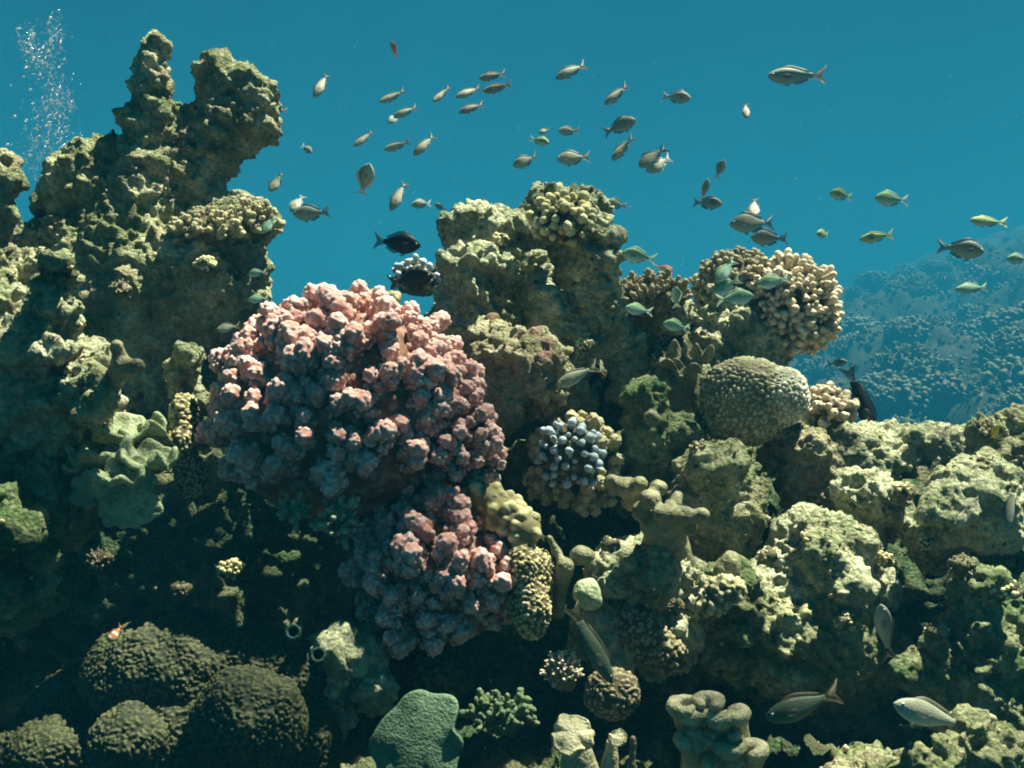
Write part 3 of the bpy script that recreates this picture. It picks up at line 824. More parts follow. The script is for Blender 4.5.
mound('cobble_coral', 'small pale cobbled coral patch on the turf boulder', 'coral',
      [('e', 726, 590, 0, 18, 12, 14), ('e', 712, 604, 0, 16, 9, 12)], 1.09, 'cobble', 0.0013, 0.007, 0.005, 78)
mound('encrusting_coral', 'green-brown cobbled encrusting coral on the face of the rubble boulder', 'coral',
      [('e', 640, 635, 0, 26, 26, 16), ('e', 664, 655, 0, 22, 18, 14)], 1.12, 'gonio_brown', 0.0014, 0.0042, 0.003, 79)

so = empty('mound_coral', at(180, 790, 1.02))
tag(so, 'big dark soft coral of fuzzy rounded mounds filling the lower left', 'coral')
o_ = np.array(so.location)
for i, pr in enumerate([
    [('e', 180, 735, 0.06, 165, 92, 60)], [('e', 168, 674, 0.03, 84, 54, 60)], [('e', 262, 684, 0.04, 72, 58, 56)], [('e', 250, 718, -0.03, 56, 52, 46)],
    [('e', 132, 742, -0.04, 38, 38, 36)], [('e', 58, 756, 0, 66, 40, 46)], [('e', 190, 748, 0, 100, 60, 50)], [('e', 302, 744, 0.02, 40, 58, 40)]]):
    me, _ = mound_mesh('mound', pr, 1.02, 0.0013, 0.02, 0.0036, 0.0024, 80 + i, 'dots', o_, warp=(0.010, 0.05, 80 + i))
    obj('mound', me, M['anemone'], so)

# smooth little domes
def smooth_blob(name, label, cat, L, Y0, mat, h=0.0016, k=0.01, amp=0.0042, seed=0, group=None):
    V, Q = sdf_mesh(px_prims(L, Y0), h, k, pad=0.02)
    V = V + normals(V, Q) * (amp * fbm(V / 0.02, 3, seed))[:, None]
    org = np.array([V[:, 0].mean(), V[:, 1].mean(), V[:, 2].min()])
    o = obj(name, mesh_from(name, V - org, Q), M[mat], None, org)
    tag(o, label, cat, group)
    return o
smooth_blob('dome_sponge', 'smooth pale green dome on the slope above the dark wrasse', 'sponge', [('e', 587, 592, 0, 14, 12, 14), ('e', 590, 600, 0, 11, 10, 12)], 1.06, 'leather', seed=1)
smooth_blob('dome_sponge', 'small grey-green dome beside the pale sunlit rock slope', 'sponge', [('e', 582, 556, 0, 12, 10, 12)], 1.1, 'leather_tan', seed=2)
smooth_blob('dome_sponge', 'tiny pale bulb at the tip of the lumpy yellowish coral', 'sponge', [('e', 532, 519, 0, 9, 8, 9)], 1.1, 'leather_white', seed=3)
smooth_blob('dome_sponge', 'grey dome on the top edge of the turf boulder', 'sponge', [('e', 731, 563, 0, 10, 13, 11), ('e', 724, 572, 0, 10, 9, 11)], 1.12, 'leather_tan', seed=4)
smooth_blob('disc_coral', 'round grey disc coral stuck on the face of the rock stub', 'coral', [('e', 652, 418, 0, 8.5, 8.5, 4)], 1.305, 'leather_tan', seed=5)
smooth_blob('finger_sponge', 'smooth three-lobed tan sponge sticking out of the left outcrop', 'sponge',
            [('c', 108, 392, 0.02, 9, 120, 372, 0, 9), ('c', 120, 372, 0, 9, 117, 346, -0.01, 6.5), ('c', 120, 368, 0, 9, 138, 366, -0.02, 7)], 1.08, 'leather_tan', seed=6, k=0.008)
smooth_blob('leather_coral', 'smooth tan lobed leather coral below the blue-tipped coral', 'coral',
            [('c', 668, 575, 0.03, 30, 664, 525, 0, 20), ('e', 658, 488, -0.01, 9, 8, 9), ('e', 650, 499, -0.02, 11, 10, 11), ('e', 664, 513, -0.03, 12, 9, 11), ('e', 682, 515, -0.02, 12, 9, 11),
             ('e', 701, 516, -0.02, 8, 9, 8), ('c', 672, 510, 0, 9, 677, 496, 0.01, 5), ('e', 640, 512, -0.01, 8, 9, 9), ('e', 690, 526, -0.01, 8, 9, 9), ('e', 652, 525, -0.01, 12, 14, 10)], 1.14, 'leather_tan', seed=7, k=0.006, amp=0.004)
smooth_blob('leather_coral', 'small grey lobed leather coral touching the olive coral', 'coral',
            [('e', 628, 487, 0, 16, 10, 14), ('e', 634, 500, 0.01, 14, 12, 12), ('e', 612, 482, 0.01, 8, 7, 8), ('e', 640, 484, -0.01, 8, 8, 9)], 1.2, 'leather_tan', seed=8, k=0.006)
smooth_blob('twisted_sponge', 'narrow twisted grey-green sponge beside the flowerpot coral', 'sponge',
            [('c', 557, 612, 0.01, 7, 560, 580, 0, 9), ('c', 560, 580, 0, 9, 566, 566, -0.01, 8), ('c', 566, 566, -0.01, 5, 556, 552, 0, 5), ('c', 556, 552, 0, 4, 549, 538, 0, 3)], 1.1, 'leather_tan', seed=9, k=0.006)
smooth_blob('orange_sponge', 'small pale orange lump in the hollow of the pinnacle', 'sponge', [('e', 493, 320, 0, 8, 8, 8), ('e', 489, 326, 0, 6, 6, 7)], 1.40, 'cream', seed=10)

# ------------------------------------------------------------------ leather corals made of ruffled folds
def ruffle(R, lobes, amp, cup, seed, nr=40, na=160, thick=0.004, ph=None, squash=1.0):
    rs = np.random.default_rng(seed)
    a = np.linspace(0, 2 * math.pi, na, endpoint=False)
    r = 1 - np.linspace(1, 0, nr) ** 1.6
    out = 1 + 0.07 * np.sin(lobes * a + rs.uniform(0, 6)) + 0.08 * np.sin((lobes // 2 + 1) * a + rs.uniform(0, 6)) + 0.02 * np.sin((2 * lobes + 1) * a + rs.uniform(0, 6))
    wav = np.sin(lobes * a + rs.uniform(0, 6)) + 0.6 * np.sin((lobes + 2) * a + rs.uniform(0, 6)) + 0.12 * np.sin((2 * lobes + 3) * a + rs.uniform(0, 6))
    RR, AA = np.meshgrid(r, np.arange(na), indexing='ij')
    rad = RR * out[AA] * (1 - 0.06 * (RR ** 4) * wav[AA] ** 2)
    X = rad * np.cos(a[AA]) * R; Yy = rad * np.sin(a[AA]) * R * squash
    Zz = R * (cup * RR ** 2 + amp * wav[AA] * RR ** 2.6)
    S = np.stack([X, Yy, Zz], -1)
    dr = np.gradient(S, axis=0); da = np.roll(S, -1, 1) - np.roll(S, 1, 1)
    n = np.cross(dr, da); n /= np.linalg.norm(n, axis=-1, keepdims=True) + 1e-9
    n[0] = (0, 0, 1)
    t = (thick * (0.75 + 0.75 * np.exp(-((1 - RR) / 0.14) ** 2)) * np.sqrt(np.clip(1.001 - RR ** 14, 0, 1)))[..., None]
    top = (S + n * t).reshape(-1, 3); bot = (S - n * t).reshape(-1, 3)
    V = np.concatenate([top, bot]); o = nr * na
    i = np.arange(nr - 1)[:, None] * na; j = np.arange(na)[None, :]; j2 = (j + 1) % na
    Qt = np.stack([i + j, i + na + j, i + na + j2, i + j2], -1).reshape(-1, 4)
    Qb = Qt[:, ::-1] + o
    e = (nr - 1) * na
    jj = np.arange(na); jj2 = (jj + 1) % na
    Qr = np.stack([e + jj, e + jj + o, e + jj2 + o, e + jj2], -1)
    V = V + 0.0016 * fbm(V / 0.02, 3, seed)[:, None]
    return V, np.concatenate([Qt, Qb, Qr])

def leather(name, label, px, py, Y, mat, folds, group=None, stalk=None):
    root = empty(name, at(px, py, Y)); tag(root, label, 'coral', group)
    b = np.array(root.location)
    for i, (x, y, dY, rpx, lobes, amp, cup, ax, sd) in enumerate(folds):
        V, Q = ruffle(rpx * (Y + dY) / F_PX, lobes, amp, cup, sd, thick=0.0028 if rpx > 20 else 0.0022)
        M3 = np.array(frame(ax, sd * 1.3))
        me = mesh_from('fold', V @ M3.T + (at(x, y, Y + dY) - b), Q)
        obj('fold', me, M[mat], root)
    if stalk:
        V, Q = sdf_mesh(px_prims(stalk, Y), 0.0022, 0.01)
        V = V + normals(V, Q) * (0.003 * fbm(V / 0.02, 3, 4))[:, None]
        obj('stalk', mesh_from('stalk', V - b, Q), M[mat], root)
    return root

leather('leather_coral', 'pale green ruffled leather coral with glowing edges left of the pink dome', 118, 520, 1.08, 'leather', [
    (128, 442, 0.05, 36, 5, 0.20, 0.50, (0.05, -0.22, 1), 1), (104, 462, 0.02, 32, 5, 0.22, 0.50, (-0.15, -0.25, 1), 2), (146, 466, 0.0, 30, 5, 0.22, 0.50, (0.15, -0.25, 1), 3),
    (156, 440, 0.06, 20, 4, 0.26, 0.5, (0.3, -0.3, 1), 7), (84, 470, 0.03, 18, 4, 0.26, 0.5, (-0.3, -0.3, 1), 8), (124, 478, -0.02, 26, 5, 0.20, 0.35, (0.0, -0.45, 1), 9),
    (126, 498, -0.015, 34, 6, 0.10, -0.10, (0.05, -0.97, -0.05), 5), (86, 490, 0.01, 20, 5, 0.16, 0.05, (-0.4, -0.9, 0.1), 6)],
    stalk=[('c', 122, 462, 0.05, 26, 122, 500, 0.14, 22)])
leather('leather_coral', 'grey-green folded leather coral on the rock above the brain coral', 682, 395, 1.42, 'leather_tan', [
    (682, 368, 0, 22, 4, 0.34, 0.5, (0, -0.6, 0.8), 11), (694, 360, 0.01, 16, 4, 0.4, 0.6, (0.2, -0.4, 0.9), 12), (672, 376, -0.01, 16, 4, 0.3, 0.3, (-0.3, -0.8, 0.6), 13)],
    stalk=[('c', 684, 375, 0.02, 14, 684, 402, 0.03, 16)])
leather('leather_coral', 'broad dark green plate of leather coral at the bottom edge', 418, 768, 0.98, 'plate', [
    (418, 744, 0, 50, 3, 0.07, -0.10, (0.0, -0.95, 0.3), 21)], stalk=[('c', 418, 750, 0.03, 20, 420, 790, 0.05, 24)])
cl = [(594, ), ]
def lips(name, label, Y, mat, arcs, stalk, seed):
    """curled fleshy folds: each fold a thick rounded lip round a shallow cup"""
    root = empty(name, at(arcs[0][0], arcs[0][1] + 60, Y)); tag(root, label, 'coral')
    b = np.array(root.location)
    rs = np.random.default_rng(seed)
    for (x, y, R, a0, a1, rr) in arcs:
        pr = []
        pts = [(x + R * (1 + .15 * math.sin(3 * a)) * math.cos(a), y - 0.52 * R * math.sin(a), -0.02 - 0.8 * R * math.sin(a) * -Y / F_PX) for a in np.linspace(math.radians(a0), math.radians(a1), 9)]
        for p, q in zip(pts[:-1], pts[1:]):
            pr.append(('c', p[0], p[1], p[2], rr * rs.uniform(.62, .85), q[0], q[1], q[2], rr * rs.uniform(.62, .85)))
            pr.append(('c', p[0], p[1] + 3, p[2], rr * .55, x, y + R * 1.2, 0.0, rr * 1.1))
        V, Q = sdf_mesh(px_prims(pr, Y), 0.0015, 0.005)
        V = V + normals(V, Q) * (0.0016 * fbm(V / 0.015, 3, seed))[:, None]
        obj('fold', mesh_from('fold', V - b, Q), M[mat], root)
    V, Q = sdf_mesh(px_prims(stalk, Y), 0.002, 0.01)
    V = V + normals(V, Q) * (0.003 * fbm(V / 0.02, 3, 4))[:, None]
    obj('stalk', mesh_from('stalk', V - b, Q), M[mat], root)
lips('leather_coral', 'pale curled leather coral clump at the bottom right of centre', 0.98, 'leather_white', [
    (684, 706, 12, 20, 330, 6.0), (708, 702, 11, -40, 220, 6.0), (692, 712, 9, 190, 350, 6.5), (720, 715, 11, 150, 380, 6.5), (736, 714, 9, -120, 130, 6.0),
    (694, 740, 14, 10, 230, 6.5), (722, 734, 13, -20, 200, 6.0), (730, 745, 12, 160, 370, 7.0), (752, 750, 11, -90, 150, 6.5), (724, 763, 16, 30, 200, 6.5)],
    [('c', 698, 724, 0.03, 16, 706, 800, 0.03, 26), ('c', 730, 728, 0.02, 18, 738, 810, 0.03, 28)], 55)
leather('leather_coral', 'whitish lobed leather coral cap catching light at the bottom centre', 578, 770, 0.95, 'leather_white', [
    (572, 734, 0, 22, 5, 0.12, -0.15, (-0.1, -0.7, 0.7), 41), (618, 738, 0, 9, 3, 0.2, -0.1, (0, -0.7, 0.7), 42)],
    stalk=[('c', 576, 745, 0.02, 14, 584, 800, 0.03, 26), ('c', 612, 745, 0.01, 7, 608, 790, 0.01, 9)])
smooth_blob('finger_sponge', 'thin upright pale sponge blade at the bottom beside the whitish coral', 'sponge', [('c', 633, 738, 0, 3.5, 631, 790, 0, 5.5)], 0.95, 'leather_tan', seed=12)

# tubes
for (x, y, lb) in ((293, 632, 'green ringed tube sponge opening, upper of two in the shadow'), (318, 655, 'green ringed tube sponge opening, lower of two in the shadow')):
    Y = 1.0; s = Y / F_PX; R = 7.6 * s
    root = empty('tube_sponge', at(x, y + 22, Y + 0.05)); tag(root, lb, 'sponge')
    b = np.array(root.location)
    ax = Vector((0.1, -0.85, 0.45)).normalized(); M3 = np.array(frame(ax, 0))
    prof = [(0.55, -3.6), (0.8, -2.5), (1.05, -1.2), (1.12, -0.35), (1.08, -0.05), (0.94, 0.12), (0.74, 0.10), (0.60, -0.12), (0.56, -1.2), (0.5, -2.2), (0.02, -2.4)]
    na = 28
    V = np.array([[r * math.cos(t) * R * (1 + .05 * math.sin(3 * t + q)), r * math.sin(t) * R, q * R] for (r, q) in prof for t in np.linspace(0, 6.2832, na, endpoint=False)])
    Q = np.array([[i * na + j, i * na + (j + 1) % na, (i + 1) * na + (j + 1) % na, (i + 1) * na + j] for i in range(len(prof) - 1) for j in range(na)])
    k = 7 * na
    obj('tube', mesh_from('tube', V @ M3.T + (at(x, y, Y) - b), Q[:7 * na]), M['tube'], root)
    obj('hollow', mesh_from('hollow', V @ M3.T + (at(x, y, Y) - b), Q[7 * na:]), M['tube_in'], root)

# ------------------------------------------------------------------ fish
def mat_fish(name, back, side, belly, rough_=0.55, stripes=None):
    s = NT(name)
    co = s.coord(False)
    sp = s.n('ShaderNodeSeparateXYZ'); s.l(co, sp.inputs[0])
    n = s.noise(co, 9, 3)
    z = s.math('ADD', sp.outputs[2], s.math('MULTIPLY', s.math('SUBTRACT', n, 0.5), 0.08))
    mr = s.n('ShaderNodeMapRange'); s.l(z, mr.inputs[0]); mr.inputs[1].default_value = -0.2; mr.inputs[2].default_value = 0.2
    c = s.ramp(mr.outputs[0], [(0.15, belly), (0.5, side), (0.85, back)])
    if stripes:
        for (x0, w, col) in stripes:
            d = s.math('ABSOLUTE', s.math('SUBTRACT', sp.outputs[0], x0))
            c = s.mix(s.math('LESS_THAN', d, w), c, col)
    h = s.voro(co, 46)
    return s.finish(c, rough_, h, 0.004, 0.12, 0.2)

def mat_fin(name, col):
    s = NT(name); co = s.coord(False)
    w = s.n('ShaderNodeTexWave'); w.inputs['Scale'].default_value = 14; w.inputs['Distortion'].default_value = 1.5
    s.l(co, w.inputs[0])
    c = s.ramp(w.outputs[0], [(0.2, tuple(x * 0.7 for x in col)), (0.8, col)])
    b = s.n('ShaderNodeBsdfPrincipled'); s.l(c, b.inputs['Base Color']); b.inputs['Roughness'].default_value = 0.5
    tl = s.n('ShaderNodeBsdfTranslucent'); s.l(c, tl.inputs[0])
    tr = s.n('ShaderNodeBsdfTransparent')
    m1 = s.n('ShaderNodeMixShader'); m1.inputs[0].default_value = 0.4; s.l(b.outputs[0], m1.inputs[1]); s.l(tl.outputs[0], m1.inputs[2])
    m2 = s.n('ShaderNodeMixShader'); m2.inputs[0].default_value = 0.45; s.l(m1.outputs[0], m2.inputs[1]); s.l(tr.outputs[0], m2.inputs[2])
    s.l(m2.outputs[0], s.out.inputs[0])
    return s.m

FM = {
    'grey': (mat_fish('grey_fish_skin', (0.22, 0.21, 0.15), (0.48, 0.44, 0.33), (0.54, 0.51, 0.42)), mat_fin('grey_fin', (0.16, 0.15, 0.12))),
    'green': (mat_fish('green_fish_skin', (0.16, 0.30, 0.13), (0.24, 0.46, 0.34), (0.55, 0.72, 0.66)), mat_fin('green_fin', (0.45, 0.60, 0.50))),
    'yellowgreen': (mat_fish('yellow_green_fish_skin', (0.36, 0.40, 0.08), (0.34, 0.46, 0.22), (0.75, 0.80, 0.70)), mat_fin('yellow_green_fin', (0.50, 0.58, 0.30))),
    'pale': (mat_fish('pale_fish_skin', (0.24, 0.24, 0.16), (0.38, 0.38, 0.30), (0.52, 0.52, 0.46)), mat_fin('pale_fin', (0.6, 0.62, 0.55))),
    'brown': (mat_fish('brown_fish_skin', (0.15, 0.11, 0.08), (0.32, 0.23, 0.17), (0.38, 0.32, 0.26)), mat_fin('brown_fin', (0.2, 0.14, 0.10))),
    'orange': (mat_fish('orange_fish_skin', (0.60, 0.20, 0.08), (0.75, 0.28, 0.12), (0.80, 0.42, 0.25)), mat_fin('orange_fin', (0.6, 0.22, 0.1))),
    'black': (mat_fish('black_fish_skin', (0.004, 0.004, 0.005), (0.006, 0.006, 0.007), (0.010, 0.010, 0.011), 0.5), mat_fin('black_fin', (0.006, 0.006, 0.007))),
    'dark': (mat_fish('dark_fish_skin', (0.13, 0.14, 0.11), (0.29, 0.29, 0.23), (0.42, 0.41, 0.34)), mat_fin('dark_fin', (0.03, 0.033, 0.03))),
    'wrasse': (mat_fish('wrasse_skin', (0.02, 0.035, 0.025), (0.07, 0.10, 0.06), (0.16, 0.18, 0.11)), mat_fin('wrasse_fin', (0.12, 0.10, 0.055))),
    'steel': (mat_fish('steel_grey_fish_skin', (0.16, 0.165, 0.12), (0.35, 0.36, 0.28), (0.48, 0.49, 0.41), 0.5), mat_fin('steel_fin', (0.20, 0.19, 0.14))),
    'clown': (mat_fish('clown_fish_skin', (0.65, 0.15, 0.02), (0.75, 0.22, 0.03), (0.7, 0.3, 0.06), 0.4, [(0.22, 0.055, (0.85, 0.85, 0.85)), (-0.05, 0.06, (0.85, 0.85, 0.85)), (-0.33, 0.04, (0.85, 0.85, 0.85))]), mat_fin('clown_fin', (0.6, 0.2, 0.04))),
    'yellow': (mat_fish('yellow_fish_skin', (0.75, 0.55, 0.03), (0.8, 0.6, 0.05), (0.8, 0.65, 0.15)), mat_fin('yellow_fin', (0.8, 0.6, 0.05))),
}
M_clear = mat_fin('clear_fin', (0.12, 0.125, 0.10))
for n_ in M_clear.node_tree.nodes:
    if n_.type == 'MIX_SHADER' and n_.inputs[2].is_linked and n_.inputs[2].links[0].from_node.type == 'BSDF_TRANSPARENT': n_.inputs[0].default_value = 0.82
M_eye = NT('fish_eye').finish((0.01, 0.01, 0.012), 0.15, spec=0.6)
M_iris = NT('fish_iris').finish((0.55, 0.55, 0.48), 0.3, spec=0.6)

PROFILE = {      # (position from snout 0 to tail root 1, upper half height, lower half height, half width) of body length
    'damsel': [(0, .012, .012, .008), (.04, .06, .055, .035), (.12, .125, .115, .065), (.25, .185, .175, .085), (.42, .215, .215, .09), (.6, .185, .19, .07), (.78, .11, .11, .042), (.92, .058, .056, .022), (1, .055, .055, .016)],
    'anthias': [(0, .012, .012, .008), (.04, .05, .045, .032), (.12, .095, .09, .058), (.28, .135, .135, .075), (.45, .145, .15, .075), (.62, .12, .125, .058), (.8, .075, .075, .035), (.93, .044, .042, .02), (1, .045, .045, .014)],
    'wrasse': [(0, .012, .012, .01), (.05, .042, .038, .03), (.15, .075, .072, .05), (.32, .098, .10, .06), (.55, .10, .10, .055), (.75, .08, .08, .04), (.92, .055, .055, .022), (1, .055, .055, .016)],
}

def fish_body(prof, bend):
    P = np.array(PROFILE[prof]); ts = np.linspace(0, 1, 30)
    up, dn, wd = (np.interp(ts, P[:, 0], P[:, i]) for i in (1, 2, 3))
    for _ in range(2):
        for A in (up, dn, wd): A[1:-1] = (A[:-2] + 2 * A[1:-1] + A[2:]) / 4
    na = 24; V = []
    for i, t in enumerate(ts):
        x = 0.5 - 0.80 * t
        yb = bend * (t - 0.3) ** 2
        for a in np.linspace(0, 2 * math.pi, na, endpoint=False):
            c, s_ = math.cos(a), math.sin(a)
            z = (up[i] if s_ > 0 else dn[i]) * s_
            y = wd[i] * math.copysign(abs(c) ** 0.9, c)
            V.append((x, y + yb, z))
    n = len(ts)
    Q = [(i * na + j, (i + 1) * na + j, (i + 1) * na + (j + 1) % na, i * na + (j + 1) % na) for i in range(n - 1) for j in range(na)]
    V.append((0.505, bend * .09, 0)); V.append((-0.305, bend * .49, 0))
    k = n * na
    Q += [(k, j, (j + 1) % na) for j in range(na)] + [(k + 1, (n - 1) * na + (j + 1) % na, (n - 1) * na + j) for j in range(na)]
    return mesh_from('body', np.array(V), Q), (ts, up, dn, wd)

def fin_mesh(name, pts, y0=0.0, thick=0.006, bend=0.0, ydir=0.0):
    """thin tapered fin from an outline in the x-z plane"""
    pts = np.array(pts, float); n = len(pts)
    c = pts.mean(0)
    def y(p, sgn, rim): 
        t = 0.5 - p[0]; t /= 0.8
        return y0 + bend * (t - 0.3) ** 2 + ydir * (p[1]) + sgn * (0.0012 if rim else thick)
    V = [(p[0], y(p, 1, True), p[1]) for p in pts] + [(p[0], y(p, -1, True), p[1]) for p in pts]
    V += [(c[0], y(c, 1, False), c[1]), (c[0], y(c, -1, False), c[1])]
    Fc = []
    for i in range(n):
        j = (i + 1) % n
        Fc += [(i, j, 2 * n), (n + j, n + i, 2 * n + 1), (i, n + i, n + j, j)]
    return mesh_from(name, np.array(V), Fc, smooth=False)

def ball(name, c, r, ry):
    V, Fc = [], []
    na, nb = 10, 7
    for i in range(nb):
        th = math.pi * i / (nb - 1)
        for j in range(na):
            a = 2 * math.pi * j / na
            V.append((c[0] + r * math.sin(th) * math.cos(a), c[1] + ry * math.cos(th), c[2] + r * math.sin(th) * math.sin(a)))
    for i in range(nb - 1):
        for j in range(na):
            Fc.append((i * na + j, i * na + (j + 1) % na, (i + 1) * na + (j + 1) % na, (i + 1) * na + j))
    return mesh_from(name, np.array(V), Fc)

FISH_CACHE = {}
def fish_meshes(prof, bend, fork):
    key = (prof, bend, fork)
    if key in FISH_CACHE: return FISH_CACHE[key]
    body, (ts, up, dn, wd) = fish_body(prof, bend)
    U = lambda t: float(np.interp(t, ts, up)); D = lambda t: float(np.interp(t, ts, dn)); W = lambda t: float(np.interp(t, ts, wd))
    X = lambda t: 0.5 - 0.8 * t
    hf = {'damsel': .05, 'anthias': .034, 'wrasse': .026}[prof]
    tl = [(X(.98), .045), (-.40, .10), (-.49, .17), (-.535, .20), (-.50, .11), (-.44 - .03 * (1 - fork), .03), (-.425 - .05 * (1 - fork), 0),
          (-.44 - .03 * (1 - fork), -.03), (-.50, -.11), (-.535, -.20), (-.49, -.17), (-.40, -.10), (X(.98), -.045)]
    sc = {'damsel': 1.0, 'anthias': .85, 'wrasse': .6}[prof]
    tl = [(x, z * sc) for x, z in tl]
    dts = np.linspace(.26, .90, 12)
    do = [(X(t), U(t) * 0.9) for t in dts] + [(X(t) - .03, U(t) + hf * (0.9 + .35 * math.sin(3 * t)) * min(1, (t - .2) * 6) * min(1, (.99 - t) * 7 + .15)) for t in dts[::-1]]
    ats = np.linspace(.58, .88, 8)
    an = [(X(t), -D(t) * 0.9) for t in ats] + [(X(t) - .04, -D(t) - hf * 1.1 * min(1, (t - .5) * 6) * min(1, (.98 - t) * 8)) for t in ats[::-1]]
    pv = [(X(.34), -D(.34) * .92), (X(.42), -D(.34) - hf * .9), (X(.52), -D(.5) - hf * 1.15), (X(.46), -D(.46) * .92)]
    r = {'damsel': .026, 'anthias': .024, 'wrasse': .018}[prof]
    et = .115
    L = {'body': body, 'tail_fin': fin_mesh('tail_fin', tl, 0, .008, bend), 'dorsal_fin': fin_mesh('dorsal_fin', do, 0, .006, bend),
         'anal_fin': fin_mesh('anal_fin', an, 0, .006, bend), 'pelvic_fin': fin_mesh('pelvic_fin', pv, 0.01, .005, bend)}
    eyes, pecs, pups = [], [], []
    for sg in (1, -1):
        yb = bend * (et - .3) ** 2
        eyes.append(ball('eye', (X(et), yb + sg * W(et) * .80, U(et) * .30), r, r * .6))
        pups.append(ball('pupil', (X(et), yb + sg * (W(et) * .80 + r * .25), U(et) * .30), r * .62, r * .5))
        pc = [(X(.30), -.01), (X(.34), .035), (X(.47), .03), (X(.52), -.02), (X(.46), -.055), (X(.33), -.04)]
        pecs.append(fin_mesh('pectoral_fin', pc, sg * (W(.36) + .008), .004, bend))
    FISH_CACHE[key] = (L, eyes, pups, pecs)
    return FISH_CACHE[key]

def fish(prof, skin, x, y, Y, length, ang, yaw, label, bend=0.0, fork=1.0, roll=0.0, cat='fish', group='reef fish swimming above the reef', detail=True):
    """ang: heading in the picture plane, degrees (0 right, 90 up); yaw: turn towards the viewer"""
    p = at(x, y, Y); L = length * Y / F_PX / max(0.45, math.cos(math.radians(yaw)))
    a, w = math.radians(ang), math.radians(yaw)
    Fw = Vector((math.cos(a) * math.cos(w), -math.sin(w), math.sin(a) * math.cos(w)))
    U = Vector((-math.sin(a), 0, math.cos(a)))
    if math.cos(a) < 0: U = -U
    S = U.cross(Fw).normalized(); U = Fw.cross(S).normalized()
    m3 = Matrix((Fw, S, U)).transposed() @ Matrix.Rotation(math.radians(roll), 3, 'X')
    root = bpy.data.objects.new(skin + '_fish' if skin not in ('wrasse', 'clown', 'steel', 'pale', 'yellowgreen') else {'wrasse': 'wrasse', 'clown': 'clown_fish', 'steel': 'grey_fish', 'pale': 'pale_fish', 'yellowgreen': 'green_fish'}[skin], None)
    COL.objects.link(root)
    m4 = m3.to_4x4(); m4.translation = Vector(p)
    root.matrix_world = m4 @ Matrix.Scale(L, 4)
    root.empty_display_size = 0.3
    tag(root, label, cat, group)
    Lm, eyes, pups, pecs = fish_meshes(prof, bend, fork)
    ms, mf = FM[skin]
    def add(nm, me, m, par=root):
        o = bpy.data.objects.new(nm, me)
        COL.objects.link(o)
        if len(me.materials) == 0: me.materials.append(m)
        o.material_slots[0].link = 'OBJECT'; o.material_slots[0].material = m
        o.parent = par
        return o
    for nm, me in Lm.items(): add(nm, me, ms if nm == 'body' else mf)
    if detail:
        for e, pu in zip(eyes, pups):
            eo = add('eye', e, M_iris); add('pupil', pu, M_eye, eo)
        for pe in pecs: add('pectoral_fin', pe, M_clear)
    return root

